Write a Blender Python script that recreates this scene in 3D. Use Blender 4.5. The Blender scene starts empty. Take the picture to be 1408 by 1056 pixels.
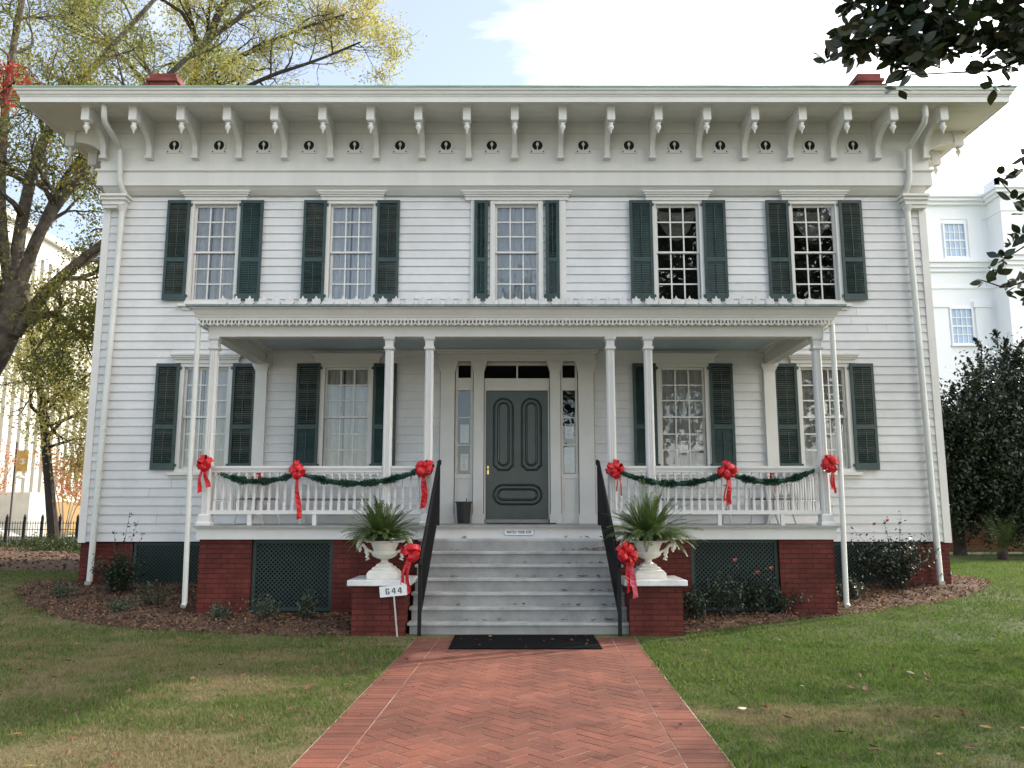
import bpy, bmesh, math, random
import numpy as np
from mathutils import Vector, Matrix
sc = bpy.context.scene
COL = sc.collection
R = math.radians
rng = random.Random(7)
nrg = np.random.default_rng(11)

# ------------------------------------------------------------------ camera
cam_d = bpy.data.cameras.new("camera")
cam_d.sensor_width = 36.0
cam_d.lens = 36.0 * 1139.0 / 1408.0
cam_d.clip_start = 0.1
cam_d.clip_end = 2000
cam = bpy.data.objects.new("camera", cam_d)
COL.objects.link(cam)
cam.location = (-0.05, -15.1, 1.6)
cam.rotation_euler = (R(90 + 8.87), 0, 0)
sc.camera = cam

# ------------------------------------------------------------------ light
SUN_EL, SUN_AZ = 32.0, 60.0          # azimuth from +Y (behind the house) towards +X
world = bpy.data.worlds.new("World")
sc.world = world
world.use_nodes = True
def build_world():
    nt = world.node_tree
    n, l = nt.nodes, nt.links
    bg = n['Background']
    sky = n.new('ShaderNodeTexSky')
    sky.sky_type = 'NISHITA'
    sky.sun_disc = False
    sky.sun_elevation = R(SUN_EL)
    sky.sun_rotation = R(SUN_AZ)
    sky.air_density = 1.0
    sky.dust_density = 0.6
    sky.ozone_density = 1.2
    tc = n.new('ShaderNodeTexCoord')
    sep = n.new('ShaderNodeSeparateXYZ')
    l.new(tc.outputs['Generated'], sep.inputs[0])
    def math_(op, a, b=None, clamp=False):
        m = n.new('ShaderNodeMath'); m.operation = op; m.use_clamp = clamp
        for i, v in enumerate((a, b)):
            if v is None: continue
            if isinstance(v, (int, float)): m.inputs[i].default_value = v
            else: l.new(v, m.inputs[i])
        return m.outputs[0]
    zz = math_('ADD', math_('MAXIMUM', sep.outputs[2], 0.0), 0.22)
    u = math_('DIVIDE', sep.outputs[0], zz)
    v = math_('DIVIDE', sep.outputs[1], zz)
    comb = n.new('ShaderNodeCombineXYZ')
    l.new(u, comb.inputs[0]); l.new(v, comb.inputs[1])
    noise = n.new('ShaderNodeTexNoise')
    noise.inputs['Scale'].default_value = 2.3
    noise.inputs['Detail'].default_value = 8.0
    noise.inputs['Roughness'].default_value = 0.68
    noise.inputs['Distortion'].default_value = 0.9
    l.new(comb.outputs[0], noise.inputs['Vector'])
    # more cloud to the right (towards the sun), thinner to the left and behind the viewer
    bias = math_('ADD', math_('MULTIPLY', sep.outputs[0], CLOUD_X), math_('MULTIPLY', sep.outputs[1], CLOUD_Y))
    # an open blue gap in the cloud behind the viewer (it shows mirrored in the upper panes)
    # and another above the left half of the roof
    val = math_('ADD', noise.outputs[0], bias)
    for d_, c0, c1, g_ in (((-0.12, -0.94, 0.30), 0.955, 0.99, -0.22), ((-0.15, 0.86, 0.47), 0.975, 0.997, -0.15)):
        dp = n.new('ShaderNodeVectorMath'); dp.operation = 'DOT_PRODUCT'
        l.new(tc.outputs['Generated'], dp.inputs[0]); dp.inputs[1].default_value = Vector(d_).normalized()
        gap = n.new('ShaderNodeMapRange'); gap.interpolation_type = 'SMOOTHSTEP'
        gap.inputs[1].default_value = c0; gap.inputs[2].default_value = c1; gap.inputs[3].default_value = 0.0; gap.inputs[4].default_value = g_
        l.new(dp.outputs['Value'], gap.inputs[0])
        val = math_('ADD', val, gap.outputs[0])
    ramp = n.new('ShaderNodeValToRGB')
    ramp.color_ramp.elements[0].position = CLOUD_LO
    ramp.color_ramp.elements[0].color = (0.09, 0.09, 0.09, 1)
    ramp.color_ramp.elements[1].position = CLOUD_HI
    ramp.color_ramp.elements[1].color = (1, 1, 1, 1)
    l.new(val, ramp.inputs[0])
    for p_, v_ in ((0.50, 0.17), (0.60, 0.34)):
        e_ = ramp.color_ramp.elements.new(p_); e_.color = (v_, v_, v_, 1)
    mix = n.new('ShaderNodeMixRGB')
    l.new(ramp.outputs[0], mix.inputs[0])
    l.new(sky.outputs[0], mix.inputs[1])
    mix.inputs[2].default_value = CLOUD_COL
    l.new(mix.outputs[0], bg.inputs[0])
    bg.inputs[1].default_value = 0.13
CLOUD_X, CLOUD_Y, CLOUD_LO, CLOUD_HI = 0.42, 0.0, 0.38, 0.78
CLOUD_COL = (20.5, 19.8, 18.8, 1)
build_world()
sun_d = bpy.data.lights.new("sun", 'SUN')
sun_d.energy = 3.3
sun_d.angle = R(0.6)
sun_d.color = (1.0, 0.90, 0.74)
sun = bpy.data.objects.new("sun", sun_d)
COL.objects.link(sun)
to_sun = Vector((math.sin(R(SUN_AZ)) * math.cos(R(SUN_EL)), math.cos(R(SUN_AZ)) * math.cos(R(SUN_EL)), math.sin(R(SUN_EL))))
sun.rotation_euler = to_sun.to_track_quat('Z', 'Y').to_euler()
sun.location = (40, 20, 40)
sc.view_settings.view_transform = 'Standard'
sc.view_settings.look = 'None'
sc.view_settings.exposure = 0.83
sc.view_settings.gamma = 1.0
sc.view_settings.use_curve_mapping = False
sc.render.engine = 'CYCLES'
sc.cycles.max_bounces = 8
sc.cycles.transparent_max_bounces = 16
sc.cycles.diffuse_bounces = 4
sc.cycles.caustics_reflective = False
sc.cycles.caustics_refractive = False

# ------------------------------------------------------------------ mesh helpers
class MB:
    """collects simple shapes and links them as ONE mesh object"""
    def __init__(s): s.v = []; s.f = []; s.mi = []; s.cur = 0
    def add(s, vs, fs):
        o = len(s.v); s.v += [tuple(p) for p in vs]
        for f in fs: s.f.append(tuple(i + o for i in f)); s.mi.append(s.cur)
        return s
    def box(s, x0, x1, y0, y1, z0, z1):
        vs = [(x, y, z) for z in (z0, z1) for y in (y0, y1) for x in (x0, x1)]
        return s.add(vs, [(0, 2, 3, 1), (4, 5, 7, 6), (0, 1, 5, 4), (2, 6, 7, 3), (0, 4, 6, 2), (1, 3, 7, 5)])
    def cbox(s, c, d, M=None):
        vs = [Vector((x * d[0] / 2, y * d[1] / 2, z * d[2] / 2)) for z in (-1, 1) for y in (-1, 1) for x in (-1, 1)]
        if M is not None: vs = [M @ p for p in vs]
        vs = [p + Vector(c) for p in vs]
        return s.add(vs, [(0, 2, 3, 1), (4, 5, 7, 6), (0, 1, 5, 4), (2, 6, 7, 3), (0, 4, 6, 2), (1, 3, 7, 5)])
    def prism(s, poly, a0, a1, T):
        """poly: list of (p,q); extruded from a0 to a1; T(p,q,a)->xyz"""
        n = len(poly)
        vs = [T(p, q, a0) for p, q in poly] + [T(p, q, a1) for p, q in poly]
        fs = [tuple(range(n))[::-1], tuple(range(n, 2 * n))]
        fs += [(i, (i + 1) % n, n + (i + 1) % n, n + i) for i in range(n)]
        return s.add(vs, fs)
    def profile_x(s, poly, x0, x1, mitre=0.0):
        """profile (y,z) swept along X; mitre grows the ends by outwardness of y"""
        n = len(poly)
        y0 = max(p[0] for p in poly)
        vs = [(x0 - mitre * (y0 - p), p, q) for p, q in poly] + [(x1 + mitre * (y0 - p), p, q) for p, q in poly]
        fs = [tuple(range(n))[::-1], tuple(range(n, 2 * n))]
        fs += [(i, (i + 1) % n, n + (i + 1) % n, n + i) for i in range(n)]
        return s.add(vs, fs)
    def tube(s, pts, r, n=8, cap=True):
        pts = [Vector(p) for p in pts]
        if not hasattr(r, '__len__'): r = [r] * len(pts)
        rings = []
        up = None
        for i, p in enumerate(pts):
            t = (pts[min(i + 1, len(pts) - 1)] - pts[max(i - 1, 0)])
            if t.length < 1e-9: t = Vector((0, 0, 1))
            t.normalize()
            if up is None:
                up = t.orthogonal().normalized()
            else:
                up = (up - t * up.dot(t))
                if up.length < 1e-6: up = t.orthogonal()
                up.normalize()
            w = t.cross(up)
            rings.append([p + (up * math.cos(2 * math.pi * k / n) + w * math.sin(2 * math.pi * k / n)) * r[i] for k in range(n)])
        vs = [q for ring in rings for q in ring]
        fs = []
        for i in range(len(pts) - 1):
            for k in range(n):
                a, b = i * n + k, i * n + (k + 1) % n
                fs.append((a, b, b + n, a + n))
        if cap:
            fs.append(tuple(range(n))[::-1]); m = (len(pts) - 1) * n
            fs.append(tuple(range(m, m + n)))
        return s.add(vs, fs)
    def lathe(s, prof, c=(0, 0, 0), n=20, cap=True, rot=0.0):
        vs = []
        for r, z in prof:
            for k in range(n):
                a = 2 * math.pi * k / n + rot
                vs.append((c[0] + r * math.cos(a), c[1] + r * math.sin(a), c[2] + z))
        fs = []
        for i in range(len(prof) - 1):
            for k in range(n):
                a, b = i * n + k, i * n + (k + 1) % n
                fs.append((a, b, b + n, a + n))
        if cap:
            fs.append(tuple(range(n))[::-1]); m = (len(prof) - 1) * n
            fs.append(tuple(range(m, m + n)))
        return s.add(vs, fs)
    def quad(s, a, b, c, d): return s.add([a, b, c, d], [(0, 1, 2, 3)])
    def mesh(s, name, mats, smooth=False):
        me = bpy.data.meshes.new(name)
        me.from_pydata(s.v, [], s.f)
        for m in (mats if isinstance(mats, (list, tuple)) else [mats]): me.materials.append(m)
        if any(s.mi): me.polygons.foreach_set('material_index', s.mi)
        if smooth: me.polygons.foreach_set('use_smooth', [True] * len(me.polygons))
        me.update()
        return me
    def build(s, name, mat, parent=None, smooth=False, loc=None, bevel=0):
        o = bpy.data.objects.new(name, s.mesh(name, mat, smooth))
        COL.objects.link(o)
        if parent is not None: o.parent = parent
        if loc is not None: o.location = loc
        if bevel:
            b = o.modifiers.new('bevel', 'BEVEL'); b.width = bevel; b.segments = 2; b.limit_method = 'ANGLE'
        if smooth:
            e = o.modifiers.new('edge', 'EDGE_SPLIT'); e.split_angle = R(40)
        return o

def np_mesh(name, V, F, mat, parent=None, loc=None, matidx=None):
    """V (n,3), F (m,k) arrays -> object"""
    me = bpy.data.meshes.new(name)
    V = np.ascontiguousarray(V, dtype=np.float32); F = np.ascontiguousarray(F, dtype=np.int32)
    m, k = F.shape
    me.vertices.add(len(V)); me.vertices.foreach_set('co', V.ravel())
    me.loops.add(m * k); me.loops.foreach_set('vertex_index', F.ravel())
    me.polygons.add(m)
    me.polygons.foreach_set('loop_start', np.arange(0, m * k, k, dtype=np.int32))
    me.polygons.foreach_set('loop_total', np.full(m, k, dtype=np.int32))
    for mm in (mat if isinstance(mat, (list, tuple)) else [mat]): me.materials.append(mm)
    if matidx is not None: me.polygons.foreach_set('material_index', np.asarray(matidx, dtype=np.int32))
    me.update(calc_edges=True); me.validate()
    o = bpy.data.objects.new(name, me); COL.objects.link(o)
    if parent is not None: o.parent = parent
    if loc is not None: o.location = loc
    return o

def tag(o, label=None, cat=None, group=None, kind=None):
    if label: o['label'] = label
    if cat: o['category'] = cat
    if group: o['group'] = group
    if kind: o['kind'] = kind
    return o
def thing(name, label, cat, loc=(0, 0, 0), group=None):
    o = bpy.data.objects.new(name, None); COL.objects.link(o)
    o.location = loc; o.empty_display_size = 0.2
    return tag(o, label, cat, group)
def dup(o, parent=None, loc=None, label=None):
    c = o.copy(); COL.objects.link(c)
    if parent is not None: c.parent = parent
    if loc is not None: c.location = loc
    if label: c['label'] = label
    for ch in list(o.children): dup(ch, c)
    return c
def kids(o): return list(o.children)

# ------------------------------------------------------------------ materials
def mat(name, col, rough=0.6, var=0.08, scale=3.0, bump=0.0, bscale=40.0, metal=0.0, spec=0.5, coords='Object', col2=None, streak=False, trans=0.0, island=0.0):
    m = bpy.data.materials.new(name); m.use_nodes = True
    nt = m.node_tree; n, l = nt.nodes, nt.links
    b = n['Principled BSDF']
    b.inputs['Roughness'].default_value = rough
    b.inputs['Metallic'].default_value = metal
    b.inputs['Specular IOR Level'].default_value = spec
    tc = n.new('ShaderNodeTexCoord')
    mp = n.new('ShaderNodeMapping')
    if streak: mp.inputs['Scale'].default_value = (1.0, 1.0, 0.18)
    l.new(tc.outputs[coords], mp.inputs[0])
    nz = n.new('ShaderNodeTexNoise'); nz.inputs['Scale'].default_value = scale; nz.inputs['Detail'].default_value = 6
    nz.inputs['Roughness'].default_value = 0.65
    l.new(mp.outputs[0], nz.inputs['Vector'])
    rp = n.new('ShaderNodeValToRGB')
    lo = tuple(c * (1 - var) for c in col) + (1,)
    hi = tuple(min(1, c * (1 + var)) for c in (col2 or col)) + (1,)
    rp.color_ramp.elements[0].position = 0.32; rp.color_ramp.elements[0].color = lo
    rp.color_ramp.elements[1].position = 0.68; rp.color_ramp.elements[1].color = hi
    l.new(nz.outputs[0], rp.inputs[0])
    out = rp.outputs[0]
    if island:
        g = n.new('ShaderNodeNewGeometry')
        hs = n.new('ShaderNodeHueSaturation')
        mr = n.new('ShaderNodeMapRange'); mr.inputs[3].default_value = 1 - island; mr.inputs[4].default_value = 1 + island
        l.new(g.outputs['Random Per Island'], mr.inputs[0]); l.new(mr.outputs[0], hs.inputs['Value'])
        l.new(out, hs.inputs['Color']); out = hs.outputs[0]
    l.new(out, b.inputs['Base Color'])
    if bump:
        n2 = n.new('ShaderNodeTexNoise'); n2.inputs['Scale'].default_value = bscale; n2.inputs['Detail'].default_value = 4
        l.new(tc.outputs[coords], n2.inputs['Vector'])
        bp = n.new('ShaderNodeBump'); bp.inputs['Strength'].default_value = bump; bp.inputs['Distance'].default_value = 0.02
        l.new(n2.outputs[0], bp.inputs['Height']); l.new(bp.outputs[0], b.inputs['Normal'])
    if trans:
        tr = n.new('ShaderNodeBsdfTranslucent'); mx = n.new('ShaderNodeMixShader'); mx.inputs[0].default_value = trans
        l.new(out, tr.inputs['Color']); l.new(b.outputs[0], mx.inputs[1]); l.new(tr.outputs[0], mx.inputs[2])
        l.new(mx.outputs[0], n['Material Output'].inputs[0])
    return m

def leaf_mat(name, cols, rough=0.45, trans=0.35, spec=0.4, clump=0.6):
    """leaf colours: random per leaf through a ramp, broken up in clumps"""
    m = bpy.data.materials.new(name); m.use_nodes = True
    nt = m.node_tree; n, l = nt.nodes, nt.links
    b = n['Principled BSDF']; b.inputs['Roughness'].default_value = rough; b.inputs['Specular IOR Level'].default_value = spec
    g = n.new('ShaderNodeNewGeometry')
    tc = n.new('ShaderNodeTexCoord')
    nz = n.new('ShaderNodeTexNoise'); nz.inputs['Scale'].default_value = clump; nz.inputs['Detail'].default_value = 3
    l.new(tc.outputs['Object'], nz.inputs['Vector'])
    a = n.new('ShaderNodeMath'); a.operation = 'MULTIPLY_ADD'; a.inputs[1].default_value = 0.5
    mm = n.new('ShaderNodeMapRange'); mm.inputs[1].default_value = 0.3; mm.inputs[2].default_value = 0.7; mm.inputs[4].default_value = 0.5
    l.new(nz.outputs[0], mm.inputs[0])
    l.new(g.outputs['Random Per Island'], a.inputs[0]); l.new(mm.outputs[0], a.inputs[2])
    rp = n.new('ShaderNodeValToRGB')
    e = rp.color_ramp.elements
    while len(e) < len(cols): e.new(0.5)
    for i, c in enumerate(cols):
        e[i].position = i / (len(cols) - 1); e[i].color = tuple(c) + (1,)
    l.new(a.outputs[0], rp.inputs[0])
    l.new(rp.outputs[0], b.inputs['Base Color'])
    if trans:
        tr = n.new('ShaderNodeBsdfTranslucent'); mx = n.new('ShaderNodeMixShader'); mx.inputs[0].default_value = trans
        l.new(rp.outputs[0], tr.inputs['Color']); l.new(b.outputs[0], mx.inputs[1]); l.new(tr.outputs[0], mx.inputs[2])
        l.new(mx.outputs[0], n['Material Output'].inputs[0])
    return m

def brick_mat(name, c1, c2, mortar, rough=0.75, bw=0.215, bh=0.072, mort=0.009, bump=0.8, offs=0.5):
    m = bpy.data.materials.new(name); m.use_nodes = True
    nt = m.node_tree; n, l = nt.nodes, nt.links
    b = n['Principled BSDF']; b.inputs['Roughness'].default_value = rough; b.inputs['Specular IOR Level'].default_value = 0.2
    tc = n.new('ShaderNodeTexCoord'); sp = n.new('ShaderNodeSeparateXYZ'); cb = n.new('ShaderNodeCombineXYZ')
    l.new(tc.outputs['Object'], sp.inputs[0])
    ad = n.new('ShaderNodeMath'); ad.operation = 'ADD'
    l.new(sp.outputs[0], ad.inputs[0]); l.new(sp.outputs[1], ad.inputs[1])
    l.new(ad.outputs[0], cb.inputs[0]); l.new(sp.outputs[2], cb.inputs[1])
    bt = n.new('ShaderNodeTexBrick')
    bt.inputs['Scale'].default_value = 1.0; bt.inputs['Brick Width'].default_value = bw; bt.inputs['Row Height'].default_value = bh
    bt.inputs['Mortar Size'].default_value = mort; bt.inputs['Mortar Smooth'].default_value = 0.3
    bt.offset = offs
    bt.inputs['Color1'].default_value = tuple(c1) + (1,); bt.inputs['Color2'].default_value = tuple(c2) + (1,); bt.inputs['Mortar'].default_value = tuple(mortar) + (1,)
    nz0 = n.new('ShaderNodeTexNoise'); nz0.inputs['Scale'].default_value = 5; nz0.inputs['Detail'].default_value = 2
    l.new(tc.outputs['Object'], nz0.inputs['Vector'])
    mxv = n.new('ShaderNodeMixRGB'); mxv.blend_type = 'ADD'; mxv.inputs[0].default_value = 0.012
    l.new(cb.outputs[0], mxv.inputs[1]); l.new(nz0.outputs['Color'], mxv.inputs[2])
    l.new(mxv.outputs[0], bt.inputs['Vector'])
    nz = n.new('ShaderNodeTexNoise'); nz.inputs['Scale'].default_value = 2.2; nz.inputs['Detail'].default_value = 7
    l.new(tc.outputs['Object'], nz.inputs['Vector'])
    mr = n.new('ShaderNodeMapRange'); mr.inputs[1].default_value = .3; mr.inputs[2].default_value = .7; mr.inputs[3].default_value = .62; mr.inputs[4].default_value = 1.32
    l.new(nz.outputs[0], mr.inputs[0])
    hs = n.new('ShaderNodeHueSaturation'); l.new(bt.outputs['Color'], hs.inputs['Color']); l.new(mr.outputs[0], hs.inputs['Value'])
    l.new(hs.outputs[0], b.inputs['Base Color'])
    bp = n.new('ShaderNodeBump'); bp.inputs['Strength'].default_value = bump; bp.inputs['Distance'].default_value = 0.012; bp.invert = True
    nz3 = n.new('ShaderNodeTexNoise'); nz3.inputs['Scale'].default_value = 30
    l.new(tc.outputs['Object'], nz3.inputs['Vector'])
    adh = n.new('ShaderNodeMath'); adh.operation = 'MULTIPLY_ADD'; adh.inputs[1].default_value = -0.5
    l.new(nz3.outputs[0], adh.inputs[0]); l.new(bt.outputs['Fac'], adh.inputs[2])
    l.new(adh.outputs[0], bp.inputs['Height']); l.new(bp.outputs[0], b.inputs['Normal'])
    return m

def glass_mat(name, refl=1.0, tint=(0.93, 0.95, 0.95)):
    m = bpy.data.materials.new(name); m.use_nodes = True
    nt = m.node_tree; n, l = nt.nodes, nt.links
    n.remove(n['Principled BSDF'])
    tr = n.new('ShaderNodeBsdfTransparent'); tr.inputs[0].default_value = tuple(tint) + (1,)
    gl = n.new('ShaderNodeBsdfGlossy'); gl.inputs['Roughness'].default_value = 0.0
    fr = n.new('ShaderNodeFresnel'); fr.inputs[0].default_value = 1.5
    # old wavy panes: a gentle bump warps the reflection
    tc = n.new('ShaderNodeTexCoord'); nz = n.new('ShaderNodeTexNoise'); nz.inputs['Scale'].default_value = 4.0; nz.inputs['Detail'].default_value = 1
    l.new(tc.outputs['Object'], nz.inputs['Vector'])
    bp = n.new('ShaderNodeBump'); bp.inputs['Strength'].default_value = 0.12; bp.inputs['Distance'].default_value = 0.01
    l.new(nz.outputs[0], bp.inputs['Height']); l.new(bp.outputs[0], gl.inputs['Normal'])
    mu = n.new('ShaderNodeMath'); mu.operation = 'MULTIPLY'; mu.inputs[1].default_value = refl; mu.use_clamp = True
    l.new(fr.outputs[0], mu.inputs[0])
    mx = n.new('ShaderNodeMixShader'); l.new(mu.outputs[0], mx.inputs[0]); l.new(tr.outputs[0], mx.inputs[1]); l.new(gl.outputs[0], mx.inputs[2])
    l.new(mx.outputs[0], n['Material Output'].inputs[0])
    return m

M = {}
M['white'] = mat('white_paint', (0.64, 0.635, 0.62), 0.55, 0.05, 2.0, 0.05, 90, streak=True)
M['siding'] = mat('clapboard_paint', (0.63, 0.63, 0.63), 0.6, 0.10, 1.1, 0.1, 50, island=0.03)
M['frieze'] = mat('frieze_paint', (0.68, 0.67, 0.64), 0.6, 0.06, 2.0, streak=True)
M['trim'] = mat('trim_paint', (0.66, 0.65, 0.62), 0.5, 0.05, 2.5)
M['soffit'] = mat('soffit_paint', (0.68, 0.65, 0.58), 0.65, 0.08, 2.0)
M['gutter'] = mat('gutter_paint', (0.60, 0.61, 0.57), 0.4, 0.05, 3.0)
M['green'] = mat('shutter_paint', (0.016, 0.036, 0.033), 0.45, 0.25, 4.0, col2=(0.024, 0.052, 0.049))
M['doorgreen'] = mat('door_paint', (0.040, 0.058, 0.053), 0.28, 0.2, 3.0, 0.08, 25)
M['lattice'] = mat('lattice_paint', (0.020, 0.040, 0.036), 0.6, 0.2, 4.0)
M['copper'] = mat('copper_edge', (0.26, 0.42, 0.34), 0.6, 0.2, 1.5)
M['slate'] = mat('roof_edge_metal', (0.16, 0.21, 0.24), 0.5, 0.25, 3.0, col2=(0.24, 0.29, 0.31))
M['roof'] = mat('roof_metal', (0.20, 0.24, 0.22), 0.6, 0.2, 1.0)
M['ceiling'] = mat('porch_ceiling_blue', (0.45, 0.54, 0.59), 0.6, 0.08, 2.0)
M['floor'] = mat('porch_floor_grey', (0.28, 0.28, 0.27), 0.5, 0.15, 4.0)
M['tread'] = mat('tread_grey_paint', (0.36, 0.365, 0.36), 0.5, 0.28, 3.5, 0.05, 30)
M['step'] = mat('step_grey_paint', (0.26, 0.265, 0.26), 0.55, 0.22, 3.5, 0.05, 30)
M['brick'] = brick_mat('painted_brick', (0.125, 0.027, 0.020), (0.095, 0.020, 0.016), (0.066, 0.018, 0.014), 0.65)
M['chimney'] = brick_mat('chimney_brick', (0.22, 0.055, 0.045), (0.18, 0.045, 0.04), (0.16, 0.06, 0.05), 0.75)
M['gardenbrick'] = brick_mat('garden_wall_brick', (0.28, 0.11, 0.06), (0.20, 0.08, 0.05), (0.25, 0.20, 0.16), 0.85)
M['marble'] = mat('marble_cap', (0.66, 0.66, 0.66), 0.4, 0.18, 6.0)
M['urn'] = mat('urn_white_paint', (0.68, 0.66, 0.60), 0.5, 0.08, 8.0, 0.15, 40)
M['black'] = mat('black_metal', (0.008, 0.008, 0.009), 0.55, 0.2, 6.0, spec=0.25)
M['rubber'] = mat('black_rubber', (0.006, 0.006, 0.007), 1.0, 0.3, 30.0, 0.5, 120, spec=0.08)
M['plastic'] = mat('black_plastic', (0.018, 0.018, 0.018), 0.5, 0.2, 6.0)
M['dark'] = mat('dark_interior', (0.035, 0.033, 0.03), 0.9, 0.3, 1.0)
M['shadeblack'] = mat('shade_black', (0.008, 0.008, 0.008), 0.9, 0.1, 1.0)  # near-black: shade put into the colour of vent discs and lattice backing
M['sheer'] = mat('sheer_curtain', (0.74, 0.73, 0.71), 0.9, 0.10, 6.0, trans=0.2)
M['lace'] = mat('sky_tint_curtain', (0.80, 0.84, 0.90), 0.9, 0.06, 6.0, trans=0.15)  # sky reflection of the upper panes put into the cloth colour
M['swag'] = mat('swag_curtain', (0.66, 0.62, 0.55), 0.9, 0.15, 9.0, trans=0.25)
def sheer_mix(m, f):
    nt = m.node_tree; o = nt.nodes['Material Output']; src = o.inputs[0].links[0].from_socket
    t = nt.nodes.new('ShaderNodeBsdfTransparent'); x = nt.nodes.new('ShaderNodeMixShader'); x.inputs[0].default_value = f
    nt.links.new(src, x.inputs[1]); nt.links.new(t.outputs[0], x.inputs[2]); nt.links.new(x.outputs[0], o.inputs[0])
sheer_mix(M['swag'], .45)
M['drape'] = mat('blue_drape', (0.16, 0.24, 0.36), 0.9, 0.2, 6.0)
M['glass'] = glass_mat('window_glass', 3.0)
M['glassdark'] = glass_mat('transom_glass', 0.7, (0.5, 0.5, 0.5))
M['brass'] = mat('brass', (0.75, 0.55, 0.20), 0.25, 0.1, 5.0, metal=1.0)
M['ribbon'] = mat('red_ribbon', (0.56, 0.008, 0.014), 0.38, 0.3, 14.0, trans=0.06)
M['pinkribbon'] = mat('faded_ribbon', (0.66, 0.10, 0.16), 0.4, 0.2, 14.0, trans=0.3)
M['garland'] = leaf_mat('garland_needles', [(0.010, 0.040, 0.026), (0.020, 0.075, 0.045), (0.045, 0.12, 0.075)], 0.5, 0.1, 0.4, 6)
M['fern'] = leaf_mat('fern_frond', [(0.030, 0.055, 0.013), (0.070, 0.115, 0.028), (0.15, 0.21, 0.065)], 0.45, 0.3, 0.4, 5)
M['sign'] = mat('sign_white', (0.74, 0.76, 0.78), 0.4, 0.04, 5.0)
M['ink'] = mat('sign_ink', (0.03, 0.03, 0.035), 0.6, 0.1, 20.0)
M['inkblue'] = mat('sign_ink_blue', (0.03, 0.04, 0.09), 0.6, 0.1, 20.0)
M['stake'] = mat('galvanised_stake', (0.45, 0.46, 0.46), 0.4, 0.15, 8.0)
M['bark'] = mat('oak_bark', (0.045, 0.036, 0.030), 0.9, 0.5, 4.0, 0.8, 14, col2=(0.095, 0.080, 0.063))
M['barkdark'] = mat('dark_bark', (0.030, 0.022, 0.020), 0.9, 0.4, 5.0, 0.6, 16)
M['barkpale'] = mat('pale_bark', (0.30, 0.23, 0.17), 0.8, 0.25, 6.0)
M['cream'] = mat('cream_stone', (0.60, 0.58, 0.53), 0.8, 0.05, 0.4)
M['creamrib'] = mat('cream_rib', (0.52, 0.50, 0.45), 0.8, 0.04, 0.5)
M['tan'] = mat('tan_base', (0.30, 0.19, 0.075), 0.85, 0.12, 0.8)
M['bwhite'] = mat('white_stone', (0.88, 0.89, 0.90), 0.8, 0.02, 0.3)
M['bglass'] = mat('blue_window', (0.34, 0.46, 0.62), 0.15, 0.15, 0.7)
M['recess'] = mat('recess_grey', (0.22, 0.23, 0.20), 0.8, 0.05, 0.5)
M['concrete'] = mat('concrete', (0.40, 0.40, 0.38), 0.85, 0.12, 1.5)
M['banner'] = mat('banner_cloth', (0.30, 0.20, 0.05), 0.8, 0.25, 4.0)
M['paper'] = mat('paper', (0.72, 0.74, 0.78), 0.7, 0.08, 30.0)
M['iron'] = mat('white_iron', (0.55, 0.55, 0.52), 0.5, 0.1, 8.0)
M['cushion'] = mat('grey_seat', (0.16, 0.15, 0.14), 0.8, 0.2, 8.0)

# ------------------------------------------------------------------ ground
def gh(x, y):
    """ground height: level lawn rising gently to the house"""
    y = np.asarray(y, dtype=float)
    t = np.clip((y + 4.3) / 4.6, 0, 1)
    return 0.33 * (t * (0.75 + 0.25 * t))
def ghf(x, y): return float(gh(x, y))
def vnoise(x, y, s, seed=0):
    """smooth value noise 0..1"""
    tab = np.random.default_rng(seed).random((256, 256))
    x = np.asarray(x) / s + 100; y = np.asarray(y) / s + 100
    xi = np.floor(x).astype(int); yi = np.floor(y).astype(int)
    fx = x - xi; fy = y - yi
    fx = fx * fx * (3 - 2 * fx); fy = fy * fy * (3 - 2 * fy)
    a = tab[xi % 256, yi % 256]; b = tab[(xi + 1) % 256, yi % 256]; c = tab[xi % 256, (yi + 1) % 256]; d = tab[(xi + 1) % 256, (yi + 1) % 256]
    return (a * (1 - fx) + b * fx) * (1 - fy) + (c * (1 - fx) + d * fx) * fy
DRY = [(2.35, -8.15, 1.05, 0.65, 0.9), (-3.4, -5.55, 1.6, 0.35, 0.8), (-2.0, -6.25, 0.8, 0.32, 0.7), (-6.3, -4.6, 1.6, 0.5, 0.7),
       (-2.6, -9.2, 1.9, 0.9, 1.0), (-5.2, -9.6, 1.6, 0.6, 0.8), (-7.5, -1.6, 1.2, 0.5, 0.6), (-9.5, 1.0, 2.0, 1.2, 0.5), (2.0, -5.3, 0.3, 0.9, 0.25), (3.4, -9.5, 0.9, 0.4, 0.5)]
def dryness(x, y):
    d = 0.75 * np.clip((vnoise(x, y, 0.9, 1) * 0.4 + vnoise(x, y, 0.25, 2) * 0.35 + vnoise(x, y, 0.09, 4) * 0.25 - 0.40) * 3.2, 0, 1)
    d = np.where(np.asarray(x) > 1.2, d * 0.28, d * 0.9 + 0.30)
    for cx, cy, rx, ry, w in DRY:
        r = np.sqrt(((x - cx) / rx) ** 2 + ((y - cy) / ry) ** 2)
        r = r + 1.0 * (vnoise(x, y, 0.45, 3) - 0.5) + 0.6 * (vnoise(x, y, 0.12, 6) - 0.5)
        d = np.maximum(d, 0.95 * w * np.clip((1.25 - r) / 0.8, 0, 1))
    return np.clip(d, 0, 1)

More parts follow.
